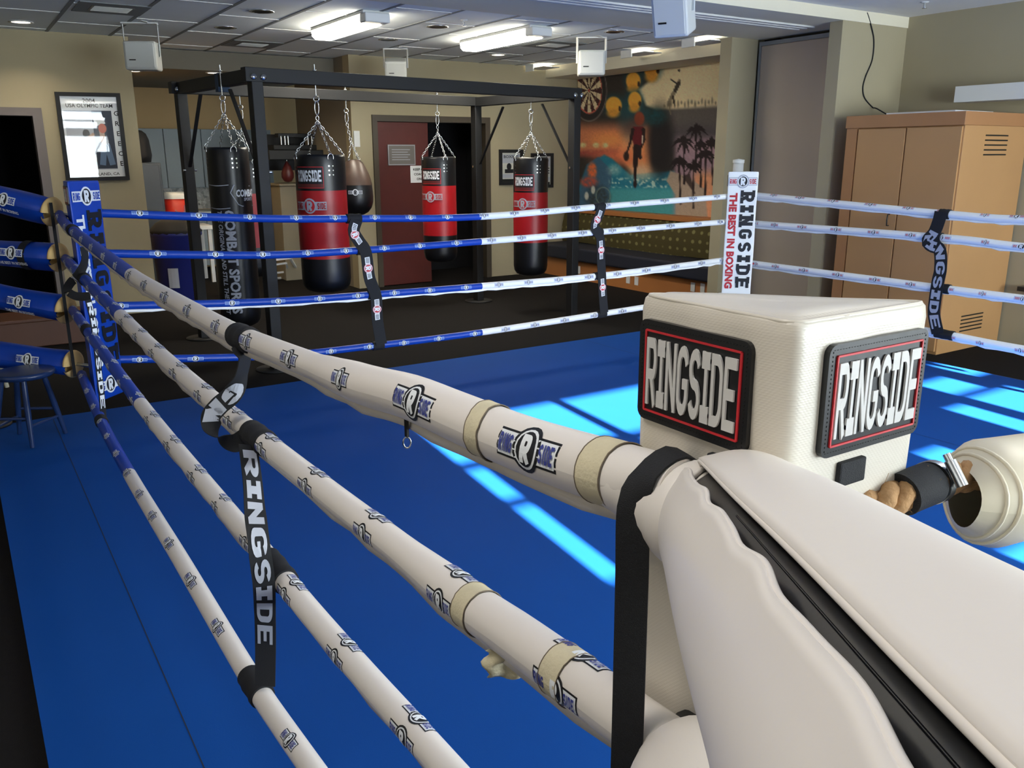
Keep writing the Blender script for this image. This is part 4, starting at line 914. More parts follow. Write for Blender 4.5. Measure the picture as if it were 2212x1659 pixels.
# collar where the top rope enters the cover
t = thing('turnbuckle_cover', 'white wrinkled cover collar where the nearest top rope meets the big cover', 'turnbuckle cover', (.565, .6, 1.37))
b = MB(); f_, T_ = smooth_path([(.565, .66, 1.385), (.566, .61, 1.383), (.572, .56, 1.378), (.583, .52, 1.373)], 0)
rj = random.Random(2); b.tube([f_(T_*k/16) for k in range(17)], [.036, .036, .036, .037, .037, .038, .040, .043, .047, .048, .052, .055, .054, .058, .060, .06, .058], M_WHITE, 26); b.build('collar_sleeve', t)
b = MB(); b.tube([f_(T_*.86)+Vector((-math.cos(q)*.0585, 0, math.sin(q)*.0605)) for q in [k*2*PI/24 for k in range(24)]], .003, M_WHITE, 6, True); b.build('collar_seam', t)
# lower near-corner covers (seen below the top one)
for i, (z0, z1, lb) in enumerate(((1.11, 1.17, 'white turnbuckle cover of the second rope, low behind the vertical black strap'), (.76, .80, 'white turnbuckle cover of the third rope at the near corner'), (.42, .44, 'white turnbuckle cover of the lowest rope at the near corner'))):
    p0 = Vector((.575, .53, z0)); p1 = Vector((.3, .2, z1)); t = thing('turnbuckle_cover', lb, 'turnbuckle cover', p0)
    dd = (p1-p0).normalized(); b = MB(); b.tube([p0+dd*((p1-p0).length*k/12) for k in range(13)], [.045, .068, .078]+[.082]*8+[.08, .06], M_WHITE, 28); b.build('cover_sleeve', t)
    b = MB(); b.tube([p0-dd*.05, p0+dd*.02], .03, M_BLACKV, 14); b.build('black_core', t)
# near side: bare manila rope, black wrap, hose clamp, cream cover
t = thing('ring_rope', 'bare frayed manila rope with a black wrap and steel clamp at the near corner', 'rope', (.8, .46, 1.4))
M0, M1 = Vector((.655, .49, 1.365)), Vector((.97, .455, 1.372))
f_, T_ = smooth_path([M0, (.74, .468, 1.378), (.80, .462, 1.386), (.87, .465, 1.382), M1], 0)
for k in range(3):
    b = MB(); pts = []
    for i in range(91):
        s = T_*i/90; p = f_(s); tt = (f_(s+.002)-f_(s-.002)).normalized(); x = tt.cross(ZZ).normalized(); y = x.cross(tt); q = s*2*PI/.085+k*2*PI/3
        pts.append(p+(x*math.cos(q)+y*math.sin(q))*.0088)
    b.tube(pts, [.0098+.0008*math.sin(i*1.7) for i in range(91)], M_MANILA, 10)
    b.build('rope_strand', t)
b = MB(); r = random.Random(4)
for k in range(90):
    s = T_*r.random(); p = f_(s); q = r.random()*2*PI; o1 = Vector((r.uniform(-.3, .3), math.cos(q), math.sin(q))).normalized()
    b.tube([p+o1*.017, p+o1*(.017+r.uniform(.004, .013))+Vector((r.uniform(-.01, .01), 0, .003))], .00022, M_MANILA, 3)
fz = b.build('loose_fibres', t); fz['kind'] = 'stuff'
def wrapm(s0, s1, rad, m, name, lab=None):
    b = MB(); b.tube([f_(s0+(s1-s0)*k/8) for k in range(9)], rad, m, 26); o = b.build(name, t)
    if lab: o['label'] = lab
    return o
sA = T_*.39
wrapm(sA, sA+.048, .0225, M_BLACK, 'black_wrap')
wrapm(sA+.052, sA+.064, .0232, M_CHROME, 'hose_clamp', 'steel hose clamp band')
b = MB(); p = f_(sA+.058); tt = (f_(sA+.06)-f_(sA+.05)).normalized(); up_ = Vector((-.35, -.75, .55)); up_ = (up_-tt*up_.dot(tt)).normalized(); ax = tt.cross(up_)
b.tube([p+up_*.028+ax*-.014, p+up_*.028+ax*.014], .0062, M_CHROME, 14); b.tube([p+up_*.028+ax*-.022, p+up_*.028+ax*-.014], .0042, M_CHROME, 6); b.build('clamp_screw', t)
t = thing('turnbuckle_cover', 'cream vinyl rope cover at the right frame edge beside the manila rope', 'turnbuckle cover', (.93, .44, 1.37))
b = MB(); C0 = Vector((.875, .452, 1.362)); C1 = Vector((1.75, .42, 1.26)); dd = (C1-C0).normalized(); sd_ = dd.cross(ZZ).normalized(); uu = sd_.cross(dd); Lc = (C1-C0).length
def ccov(a, c):
    q = 2*PI*c; rr = (.030+.030*min(1, (a/.055))**.7)*(1+.04*math.sin(3*q+9*a)); return C0+dd*(Lc*a)+(sd_*math.cos(q)+uu*math.sin(q))*rr+Vector((-.02*math.cos(q)*(1-min(1, a*8)), 0, 0))
b.grid(ccov, 50, 32, M_CREAM); b.build('cover_sleeve', t)
b = MB()
for a in (.02, .034): b.tube([ccov(a, k/30) for k in range(30)], .0024, M_CREAM, 6, True)
b.build('edge_piping', t)
# vertical black strap over the top rope
P = [(.605, .575, 1.418), (.570, .58, 1.437), (.533, .583, 1.420), (.521, .584, 1.385), (.520, .582, 1.3), (.520, .58, 1.1), (.520, .58, .8), (.520, .58, .45)]
b, mp, T = strap(P, [(.25, 1, 0)]*2+[(.55, -.85, 0)]*0+[(.2, 1, 0)]+[(-.55, .84, 0)]*5, .034, .0025, 80)
tag(b.build('corner_strap'), 'wide black webbing strap draped over the nearest rope, hanging straight down', 'strap')

# tape bands, zip puller and torn rag on the near left ropes
def at_y(i, y):
    rp = ROPES['left', i]; lo, hi = 0, rp[2]
    for _ in range(40):
        m_ = (lo+hi)/2
        if rp[1](m_).y > y: lo = m_
        else: hi = m_
    return lo
def tape(i, y, w, lb, skew=0, grow=.0018, ragged=0):
    rp = ROPES['left', i]; s0 = at_y(i, y); _, f, T, fr, R = rp; b = MB(); r = random.Random(int(y*100)); n = 40
    jag = [[r.uniform(-1, 1)*.0006*(1+ragged) for _ in range(n)] for _ in (0, 1)]
    def e(c, side, h):
        k = int(c*n) % n; s = s0+(side-.5)*w+skew*math.cos(2*PI*c)+jag[side][k]; P_ = fr(s)
        return P_[0]+(P_[2]*math.cos(2*PI*c)+P_[3]*math.sin(2*PI*c))*(R(s)+h)
    def g(a, c):
        s = s0+(a-.5)*w+skew*math.cos(2*PI*c); s += jag[0][int(c*n) % n]*(1-a)+jag[1][int(c*n) % n]*a; P_ = fr(s); return P_[0]+(P_[2]*math.cos(2*PI*c)+P_[3]*math.sin(2*PI*c))*(R(s)+grow)
    b.grid(g, 4, n, M_TAPE)
    for sd2 in (0, 1): b.tube([e(k/n, sd2, grow) for k in range(n)], .0009, M_DIRT, 5, True)
    tag(b.build('tape_band'), lb, 'tape', 'aged cream tape bands')
tape(0, .925, .032, 'creased cream tape band on the nearest top rope, left of the big printed emblem', .012, .0022, 2)
tape(0, .668, .036, 'wide cream tape band on the nearest top rope, right of the big printed emblem')
tape(1, .955, .03, 'narrow cream tape band on the second left rope, above the torn rag')
tape(1, .735, .034, 'wide cream tape band on the second left rope, nearest the black strap')
rp = ROPES['left', 0]; s = at_y(0, 1.145); P_ = rp[3](s); p = P_[0]-P_[3]*.030+P_[2]*.018
t = thing('zip_puller', 'metal zip puller hanging under the nearest top rope', 'zip puller', p)
b = MB(); b.bar(p, p-ZZ*.028, .008, .004, M_LAMPOFF); b.build('slider', t)
q0 = p-ZZ*.038; b = MB(); b.tube([q0+Vector((0.3*math.cos(a), -.95*math.cos(a), 0)).normalized()*abs(math.cos(a))*.006*(1 if math.cos(a) > 0 else 1)*(1)+ZZ*math.sin(a)*.008 if False else q0+(VR*math.cos(a)*.006)+ZZ*math.sin(a)*.009 for a in [k*2*PI/16 for k in range(16)]], .0015, M_CHROME, 6, True); b.build('pull_ring', t)
rp = ROPES['left', 1]; s = at_y(1, .875); P_ = rp[3](s); p = P_[0]-P_[3]*.024+P_[2]*.012; r = random.Random(8); b = MB()
b.grid(lambda a, c: p+VR*((a-.5)*.045+.006*math.sin(c*9))-ZZ*(.002+.045*c*(1-.25*abs(a-.6)))+fwd3*(.005*math.sin(a*7+c*5)), 8, 8, M_TAPE)
o = tag(b.build('torn_rag'), 'torn scrap of cream tape dangling under the second left rope', 'scrap'); o.modifiers.new('s', 'SOLIDIFY').thickness = .0015

# ================================================================== BAG RACK
RO_, RA = Vector((2.12, 6.89, 0)), math.radians(6.5)
ru, rv = Vector((math.cos(RA), math.sin(RA), 0)), Vector((-math.sin(RA), math.cos(RA), 0))
def RK(u, v, z): return RO_+ru*u+rv*v+ZZ*z
RL, RD, RH = 3.40, 1.66, 2.385
MR = Matrix(((ru.x, rv.x, 0, RO_.x), (ru.y, rv.y, 0, RO_.y), (0, 0, 1, 0), (0, 0, 0, 1)))
rack = thing('bag_rack', 'large black steel frame that holds the punching bags', 'rack', RK(RL/2, RD/2, 0))
for u, v in ((0, 0), (RL, 0), (0, RD), (RL, RD)):
    b = MB(); b.box((u-.046, v-.046, .01), (u+.046, v+.046, RH-.10), M_BLACKM, MR); b.build('upright_post', rack, .005)
    b = MB(); b.lathe([(0, .002), (.17, .002), (.17, .012), (0, .012)], M_BLACKM, 24, Matrix.Translation(RK(u, v, 0))); b.build('foot_plate', rack)
for a0_, a1_ in (((-.09, 0), (RL+.06, 0)), ((-.09, RD), (RL+.06, RD))):
    b = MB(); b.box((a0_[0], a0_[1]-.045, RH-(.105 if a0_[1] == 0 else .10)), (a1_[0], a0_[1]+.045, RH), M_BLACKM, MR); b.build('long_beam', rack, .004)
for u in (0, RL):
    b = MB(); b.box((u-.045, .045, RH-.105), (u+.045, RD-.045, RH-.005), M_BLACKM, MR); b.build('cross_beam', rack, .004)
for u in (0, RL):
    for v0, v1 in ((.06, .5), (RD-.06, RD-.5)):
        b = MB(); b.bar(RK(u, v0, RH-.75), RK(u, v1, RH-.13), .03, .012, M_BLACKM); b.build('corner_brace', rack)
for u, v in ((-.03, -.05), (.03+.02, -.05), (RL-.04, -.05), (RL+.05, -.05), (-.05, RD-.08), (RL-.02, RD-.05)):
    b = MB(); b.lathe([(0, .012), (.022, .010), (.024, 0)], M_CHROME, 16, Matrix.Translation(RK(u, v, RH-.07)) @ Matrix.Rotation(RA, 4, 'Z') @ Matrix.Rotation(PI/2, 4, 'X')); b.build('bolt', rack)
for u, v in ((.06, 0), (RL-.06, 0), (.06, RD), (RL-.06, RD), (-.06, RD*.97)):
    b = MB(); b.tube([RK(u, v, RH-.78), RK(u+.02, v-.0, RH-.78)], .012, M_CHROME, 10); b.build('bolt', rack)
b = MB(); b.box((-.05, .62, RH-.142), (.05, .68, RH+.003), mat('blue_masking_tape', (44, 66, 92), .7), MR); o = b.build('tape_patch', rack); o['label'] = 'strip of blue tape around the left cross beam'

# ================================================================== PUNCHING BAGS
def link_chain(a, c, ll=.034, r_=.0026, w_=.0095):
    a, c = Vector(a), Vector(c); d_ = (c-a); n = max(1, int(d_.length/(ll*.78))); d_.normalize(); u = ZZ if abs(d_.z) < .9 else Vector((1, 0, 0)); x = d_.cross(u).normalized(); y = d_.cross(x); b = MB(); step = (c-a).length/n
    for i in range(n):
        m_ = a+d_*(step*(i+.5)); q = x if i % 2 else y; pts = []
        for k in range(10):
            an = 2*PI*k/10; pts.append(m_+q*math.cos(an)*w_+d_*(math.sin(an)*ll/2))
        b.tube(pts, r_, M_CHROME, 5, True)
    return b
def hardware(t, hook, joint, rims, zbeam):
    b = MB(); b.tube([hook+ZZ*(zbeam-hook.z+.055), hook+ZZ*.02], .006, M_CHROME, 8); b.lathe([(0, 0), (.016, 0), (.016, .012), (0, .012)], M_CHROME, 6, Matrix.Translation((hook.x, hook.y, zbeam+.002))); 
    b.tube([hook+VR*math.cos(a)*.022+ZZ*(math.sin(a)*.022-.005) for a in [k*2*PI/14 for k in range(14)]], .005, M_CHROME, 6, True); b.build('eye_bolt', t)
    b = MB(); z0 = hook.z-.02
    b.tube([Vector((hook.x, hook.y, 0))+VR*(math.cos(a)*.017)+ZZ*(z0-.055+math.sin(a)*.055) for a in [k*2*PI/14 for k in range(14)]], .0048, M_CHROME, 6, True); b.build('snap_hook', t)
    link_chain((hook.x, hook.y, z0-.11), joint, .04, .004, .013).build('swivel_chain', t)
    for p in rims: link_chain(joint, p).build('hanging_chain', t)
def cyl_map(c, R, facing):
    """surface of a vertical cylinder; facing = horizontal unit vector of the middle line"""
    F = Vector(facing).normalized(); Rg = ZZ.cross(F)
    return lambda a, c_, h=0: Vector((c.x, c.y, 0))+(F*math.cos(a/R)+Rg*math.sin(a/R))*(R+h)+ZZ*c_
def bag(lb, c, hookz, ztop, zbot, R, bands, kind, rot=0, hook=None, group='red and black punching bags'):
    c = Vector(c); hook = Vector((c.x, c.y, hookz)) if hook is None else hook
    t = thing('punching_bag', lb, 'punching bag', (c.x, c.y, zbot), group)
    F = Vector((-c.x, -c.y, 0)).normalized(); F = Matrix.Rotation(rot, 3, 'Z') @ F
    zz = [zbot]+[x[0] for x in bands]
    for i, (z1, m_) in enumerate(bands):
        z0 = zz[i]; b = MB(); pr = []
        if i == 0: pr = [(0, z0), (R*.55, z0+.01), (R*.82, z0+.03), (R*.95, z0+.065), (R, z0+.12), (R, z1)]
        elif i == len(bands)-1: pr = [(R*1.005, z0), (R*1.005, z1-.02), (R*.97, z1), (R*.9, z1-.005), (R*.5, z1-.02), (0, z1-.015)]
        else: pr = [(R*1.002, z0), (R*1.01, (z0+z1)/2), (R*1.002, z1)]
        q = []
        for (r0, y0), (r1, y1) in zip(pr, pr[1:]):
            k = max(1, int(abs(y1-y0)/.08)); q += [(r0+(r1-r0)*j/k, y0+(y1-y0)*j/k) for j in range(k)]
        q.append(pr[-1]); b.lathe(q, m_, 36, Matrix.Translation((c.x, c.y, 0))); o = b.build('bag_shell', t)
        o['label'] = 'red vinyl band' if m_ is M_RED else 'black vinyl section'
    joint = Vector((hook.x*.5+c.x*.5, hook.y*.5+c.y*.5, ztop+.26)); angs = [rot0 for rot0 in (.55, .55+PI/2, .55+PI, .55+1.5*PI)]; rims = []
    mp = cyl_map(c, R, F)
    for an in angs:
        p = mp(R*(an-.25), ztop+.005, .004); rims.append(p); b = MB(); m2 = cyl_map(c, R, Matrix.Rotation(an-.25, 3, 'Z') @ F)
        b.tube([m2(math.cos(a)*.024, ztop-.025+math.sin(a)*.03, .007) for a in [PI*k/8 for k in range(-1, 10)]], .004, M_CHROME, 6); b.build('d_ring', t)
        b = MB()
        for dx in (-.017, .017):
            for k in range(3): put_disc(b, m2, dx, ztop-.09-k*.035, .006, .006, M_CHROME, .005, 10, 1)
        b.build('rivet', t)['kind'] = 'stuff'
    hardware(t, hook, joint, rims, RH)
    if kind == 'ringside':
        zr = bands[1][0]; al = -.62
        m3 = cyl_map(c, R*1.006, Matrix.Rotation(al, 3, 'Z') @ F)
        b = MB(); put_rect(b, m3, -.125, zr+.02, .125, zr+.19, M_RPRINT, .0015, 12, 1); put_rect(b, m3, -.12, zr+.025, .12, zr+.185, M_INK, .002, 12, 1); put_rect(b, m3, -.12, zr+.025, .12, zr+.055, M_MAROON, .0024, 12, 1)
        put_word(b, m3, 'RINGSIDE', M_WPRINT, 0, zr+.118, .09, .215, t=.19, slab=1, h=.003); put_text(b, m3, 'SINCE BOXING', M_GPRINT, 0, zr+.04, .012, .1, h=.003) if False else None
        b.build('name_patch', t)
        b = MB(); rlogo(b, lambda a, c_, h=0: m3(a, c_, h+.006), 0, zr-.12, .27, 'bag', True, True, .001); b.build('emblem', t)
    return t, mp
hk = RK(.51, 0, 2.19)
bag('biggest red and black punching bag, hanging from the front rack beam near the left post', (hk.x, hk.y), 2.18, 1.74, .60, .205, [(.90, M_BLACKV), (1.455, M_RED), (1.74, M_BLACKV)], 'ringside', .12)
hk = RK(2.85, RD, 2.2)
bag('red and black punching bag on the rear beam, in front of the red door', (hk.x, hk.y), 2.19, 1.72, .52, .195, [(.84, M_BLACKV), (1.40, M_RED), (1.72, M_BLACKV)], 'ringside', .10)
hk = RK(RL-.02, .66, 2.2)
bag('rightmost red and black punching bag, hanging from the right cross beam', (hk.x, hk.y), 2.19, 1.71, .42, .19, [(.80, M_BLACKV), (1.34, M_RED), (1.71, M_BLACKV)], 'ringside', .16)
hk = RK(.56, RD, 2.2)
bag('red and black punching bag mostly hidden behind the left front rack post', (hk.x, hk.y), 2.19, 1.70, .55, .19, [(.86, M_BLACKV), (1.38, M_RED), (1.70, M_BLACKV)], 'plain', .16)
# long black bag with the vertical lettering
c = RK(-.07, .50, 0); t, mp = bag('long black punching bag with vertical white lettering, hanging from the left cross beam', (c.x, c.y), 2.19, 1.80, .30, .168, [(.5, M_BLACKV), (1.0, M_BLACKV), (1.80, M_BLACKV)], 'combat', .0, group=None)
m4 = cyl_map(c, .170, Matrix.Rotation(-.18, 3, 'Z') @ Vector((-c.x, -c.y, 0)).normalized())
b = MB(); dn = lambda a, q, h=0: m4(q, 1.30-a, h+.002)
put_text(b, dn, 'COMBAT SPORTS', M_GPRINT, .43, .005, .085, .86, bold=.035, cuts=3, h=.001, shear=0); b.build('bag_lettering', t)
b = MB(); put_text(b, dn, 'THE ORIGINAL AND STILL THE BEST', M_GPRINT, .43, -.075, .042, .86, bold=.02, cuts=1, h=.001, shear=.15); b.build('bag_lettering', t)
b = MB()
for zz_ in (1.315, 1.50): put_path(b, m4, [(-.26+.02*k, zz_+.004*math.sin(k*.5)) for k in range(15)], .006, M_GPRINT, .003)
put_path(b, m4, [(.22, 1.49), (.06, 1.50), (.03, 1.44), (.085, 1.345), (.12, 1.33), (.26, 1.33)], .007, M_GPRINT, .003)
put_text(b, m4, 'COMBAT', M_WPRINT, .17, 1.435, .06, .2, bold=.04, cuts=1, h=.004, shear=.1); put_text(b, m4, 'SPORTS', M_GPRINT, .185, 1.385, .026, .1, bold=.03, h=.004, shear=.1)
b.build('emblem', t)
# teardrop bag
hk = RK(1.70, RD, 2.2); c = RK(1.76, RD, 0); t = thing('teardrop_bag', 'black teardrop punching bag with worn brown top, beside the biggest red bag', 'punching bag', (c.x, c.y, 1.1))
TD = [(0, 1.11), (.08, 1.118), (.13, 1.145), (.165, 1.19), (.185, 1.25), (.19, 1.31), (.185, 1.37), (.18, 1.43), (.168, 1.49), (.148, 1.55), (.12, 1.61), (.092, 1.66), (.06, 1.69), (0, 1.695)]
b = MB(); b.lathe(TD, M_BLACKV, 32, Matrix.Translation((c.x, c.y, 0))); b.build('bag_shell', t)
b = MB(); b.lathe([(r_+.0025, z_+.001) for r_, z_ in TD[7:13]], M_WORN, 32, Matrix.Translation((c.x, c.y, 0))); b.build('worn_top', t)
m5 = cyl_map(c, .191, Vector((-c.x, -c.y, 0)).normalized()); b = MB(); rlogo(b, m5, 0, 1.36, .15, 'bw', False, True, .0012); b.build('emblem', t)
jt = Vector((hk.x*.4+c.x*.6, hk.y*.4+c.y*.6, 1.88)); hardware(t, Vector((hk.x, hk.y, 2.19)), jt, [Vector((c.x, c.y, 1.69))+Vector((math.cos(a), math.sin(a), 0))*.078 for a in (.5, 2.0, 3.6, 5.2)], RH)

# ================================================================== ALCOVE
def thing_box(name, lb, cat, lo, hi, m, part='body', bev=.008, group=None):
    t = thing(name, lb, cat, ((lo[0]+hi[0])/2, (lo[1]+hi[1])/2, lo[2]), group); b = MB(); b.box(lo, hi, m); b.build(part, t, bev); return t
YK = 14.3; DK = YK-.36
M_GRAN = mat('granite_tile', (120, 116, 104), .35)
nt = M_GRAN.node_tree; vo = nt.nodes.new('ShaderNodeTexVoronoi'); vo.inputs['Scale'].default_value = 26; crp = nt.nodes.new('ShaderNodeValToRGB'); crp.color_ramp.elements[0].color = (*lin((58, 56, 50)), 1); crp.color_ramp.elements[1].color = (*lin((176, 172, 158)), 1)
tcn = nt.nodes.new('ShaderNodeTexCoord'); nt.links.new(tcn.outputs['Object'], vo.inputs['Vector']); nt.links.new(vo.outputs['Color'], crp.inputs[0]); nt.links.new(crp.outputs[0], nt.nodes['Principled BSDF'].inputs['Base Color'])
zu0, zu1 = ony(450, 405, DK).z, ony(450, 279, DK).z
xa, xb = 2.3, ony(586, 300, DK).x
nc = 4
for i in range(nc):
    x0 = xa+(xb-xa)*i/nc; x1 = xa+(xb-xa)*(i+1)/nc
    t = thing('wall_cabinet', ['grey wall cabinet at the far left of the alcove', 'grey wall cabinet, second from the left in the alcove', 'grey wall cabinet behind the long black bag', 'grey wall cabinet, rightmost, behind the left front rack post'][i], 'cabinet', ((x0+x1)/2, DK, zu0), 'grey wall cabinets in the alcove')
    b = MB(); b.box((x0+.002, DK+.02, zu0), (x1-.002, YK, zu1), M_CAB); b.build('body', t)
    b = MB(); b.box((x0+.006, DK, zu0+.005), (x1-.006, DK+.02, zu1-.005), M_CAB); b.build('door', t, .003)
b = MB(); b.box((xa, YK-.015, .93), (xb+.5, YK, zu0-.01), M_GRAN); tag(b.build('backsplash'), 'speckled granite backsplash panel below the grey wall cabinets', 'backsplash')
YF = YK-.62
for i in range(4):
    x0 = 2.75+(xb+.45-2.75)*i/4; x1 = 2.75+(xb+.45-2.75)*(i+1)/4
    t = thing('base_cabinet', ['grey base cabinet behind the blue bin', 'grey base cabinet between bin and long black bag', 'grey base cabinet behind the long black bag', 'grey base cabinet right of the left front rack post'][i], 'cabinet', ((x0+x1)/2, YF, 0), 'grey base cabinets in the alcove')
    b = MB(); b.box((x0+.002, YF+.02, .1), (x1-.002, YK-.02, .88), M_CAB); b.build('body', t)
    b = MB(); b.box((x0+.008, YF, .11), (x1-.008, YF+.02, .66), M_CAB); b.build('door', t, .003)
    b = MB(); b.box((x0+.008, YF, .675), (x1-.008, YF+.02, .87), M_CAB); b.build('drawer', t, .003)
b = MB(); b.box((2.7, YF-.03, .88), (xb+.5, YK-.02, .92), mat('pale_worktop', (176, 180, 176), .4)); tag(b.build('worktop'), 'pale grey worktop along the alcove cabinets', 'worktop')
# fridge with black bag on it
fx0, fx1 = ony(300, 400, 12.4).x, ony(352, 400, 12.4).x
t = thing_box('refrigerator', 'dark grey refrigerator standing behind the poster wall corner', 'refrigerator', (fx0-.25, 12.4, 0), (fx1, 13.1, ony(330, 352, 12.4).z), M_FRIDGE)
b = MB(); b.box((fx0-.2, 12.385, .05), (fx1-.03, 12.4, ony(330, 352, 12.4).z-.03), M_FRIDGE); b.build('door', t, .004)
zf = ony(330, 352, 12.4).z
b = MB(); cx_ = ony(308, 330, 12.7).x; b.lathe([(0, 0), (.13, .01), (.15, .1), (.13, .3), (.1, .38), (.05, .42), (0, .43)], M_BLACK, 20, Matrix.Translation((cx_-.03, 12.72, zf))); tag(b.build('equipment_bag'), 'black soft bag standing on top of the dark refrigerator', 'bag')
# drink cooler on a small stand
q = ony(388, 455, 12.6); zc0 = ony(382, 488, 12.6).z; zc1 = ony(382, 428, 12.6).z
t = thing('drink_cooler', 'round red drink cooler with a white lid on a white table', 'cooler', (q.x, 12.7, zc0))
b = MB(); b.lathe([(0, zc0+.003), (.19, zc0+.003), (.205, zc0+.04), (.205, zc1), (.0, zc1)], M_COOL, 28, Matrix.Translation((q.x, 12.75, 0))); b.build('cooler_body', t)
b = MB(); b.lathe([(.215, zc1-.01), (.215, zc1+.05), (.18, zc1+.075), (0, zc1+.08)], M_WHT, 28, Matrix.Translation((q.x, 12.75, 0))); b.build('lid', t)
b = MB(); b.tube([(q.x-.02, 12.54, zc0+.06), (q.x-.02, 12.50, zc0+.05), (q.x-.02, 12.50, zc0+.02)], .012, M_WHT, 8); b.build('spigot', t)
b = MB(); m6 = cyl_map(Vector((q.x, 12.75, 0)), .206, (-.2, -1, 0)); put_path(b, m6, [(-.03, zc0+.22), (.0, zc0+.19), (.1, zc0+.19), (.1, zc0+.28)], .008, M_GPRINT, .002); put_rect(b, m6, -.06, zc0+.1, -.03, zc0+.14, M_GPRINT, .002, 2, 1); b.build('printed_mark', t)
t = thing('side_table', 'white table carrying the red drink cooler', 'table', (q.x, 12.7, 0))
b = MB(); b.box((q.x-.16, 12.45, zc0-.06), (q.x+.4, 13.0, zc0), M_WHT); b.build('tabletop', t, .01)
for sx in (-.12, .35):
    for sy in (12.5, 12.95): b = MB(); b.bar((q.x+sx, sy, 0), (q.x+sx, sy, zc0-.06), .05, .05, M_WHT); b.build('leg', t)
# blue bin with open top and black liner
q = onz(378, 665, 0); X0, Y0_ = 2.35, 10.95
t = thing('trash_bin', 'navy blue plastic bin with black liner, beside the poster wall corner', 'bin', (2.36, 11.15, 0))
b = MB(); b.lathe([(0, .005), (.235, .005), (.25, .03), (.29, .78), (.31, .8), (.31, .84), (.285, .84), (.28, .78), (.24, .1), (0, .08)], M_BIN, 28, Matrix.Translation((2.30, 11.15, 0))); b.build('bin_body', t)
b = MB(); r = random.Random(3); b.lathe([(.3, .80), (.318, .85), (.29, .875), (.22, .95), (.12, 1.0), (0, 1.02)], M_BLACK, 18, Matrix.Translation((2.30, 11.15, 0))); b.build('bin_liner', t)
b = MB(); m6 = cyl_map(Vector((2.30, 11.15, 0)), .28, (-.5, -1, 0)); put_rect(b, m6, -.06, .18, .06, .42, M_GPRINT, .006, 3, 1); b.build('paper_label', t)
# speed-bag platform with chrome rods and maroon speed bag
p0 = ony(575, 350, 11.9); p1 = ony(712, 300, 11.9); zp = ony(640, 345, 11.9).z
t = thing('speed_bag_platform', 'black speed bag platform with upright chrome rods, behind the biggest red bag', 'platform', (p0.x, 11.9, zp))
b = MB(); b.box((p0.x, 11.75, zp), (p1.x, 12.5, zp+.13), M_BLACKM); b.build('platform_board', t, .01)
b = MB(); b.box((p0.x+.15, 12.0, zp+.13), (p1.x-.05, 12.5, zp+.2), M_BLACKM); b.build('counter_weight', t, .01)
b = MB(); b.box((ony(598, 290, 12.1).x, 12.05, ony(600, 297, 12.1).z), (p1.x+.05, 12.2, ony(600, 288, 12.1).z), M_BLACKM); b.build('top_rail', t, .005)
for x in (607, 615, 622, 665, 673, 710, 718, 727):
    b = MB(); q0 = ony(x, 313, 12.05); b.tube([(q0.x, 12.03, zp+.1), (q0.x, 12.03, ony(x, 294, 12.05).z)], .011, M_CHROME, 8); b.build('chrome_rod', t)
b = MB(); b.box((p0.x+.1, 12.45, zp-.15), (p1.x-.1, 12.58, zp+.35), M_BLACKM); b.build('wall_mount', t, .005)
q = ony(621, 372, 11.95); b = MB(); b.lathe([(0, -.14), (.05, -.125), (.085, -.07), (.085, -.01), (.05, .08), (.02, .13), (.008, .15)], M_MAROON, 20, Matrix.Translation((q.x, 11.95, q.z))); t2 = thing('speed_bag', 'small maroon leather speed bag hanging under the black platform', 'punching bag', (q.x, 11.95, q.z-.14)); b.build('bag_shell', t2)
b = MB(); b.tube([(q.x, 11.95, q.z+.14), (q.x, 11.95, zp)], .006, M_CHROME, 6); b.build('swivel', t2)
# low beige chest and white step frame
q = ony(640, 440, 12.2); t = thing_box('storage_cabinet', 'beige storage cabinet behind the biggest red bag', 'cabinet', (ony(597, 440, 12.2).x, 12.0, 0), (4.45, 12.55, ony(640, 400, 12.2).z), mat('beige_laminate', (136, 126, 104), .6))
b = MB(); b.box((ony(597, 440, 12.2).x-.02, 11.96, ony(640, 400, 12.2).z), (4.47, 12.56, ony(640, 400, 12.2).z+.03), mat('beige_laminate', (136, 126, 104), .6)); b.build('top', t, .004)
t = thing('hoop_frame', 'leaning white square frame on the floor right of the left front rack post', 'frame', (3.9, 11.6, 0)); YQ = 11.75
pl = [ony(586, 562, YQ), ony(627, 557, YQ), onz(650, 596, .016), onz(588, 602, .016)]
for i in range(4): b = MB(); b.bar(pl[i], pl[(i+1) % 4], .03, .03, M_WHT); b.build('rail', t)
pl = [pl[0].lerp(pl[3], .25)+Vector((.03, 0, 0)), pl[1].lerp(pl[2], .25)-Vector((.1, 0, 0)), pl[1].lerp(pl[2], .7)-Vector((.14, 0, 0)), pl[0].lerp(pl[3], .7)+Vector((.03, 0, 0))]
for i in range(4): b = MB(); b.bar(pl[i], pl[(i+1) % 4], .025, .025, M_WHT); b.build('rail', t)
b = MB(); q0 = ony(763, 300, YB); b.box((4.52, YB-.015, q0.z-.1), (4.6, YB, q0.z+.1), M_WHT); tag(b.build('wall_plate'), 'white switch plate on the wall edge above the teardrop bag', 'switch')

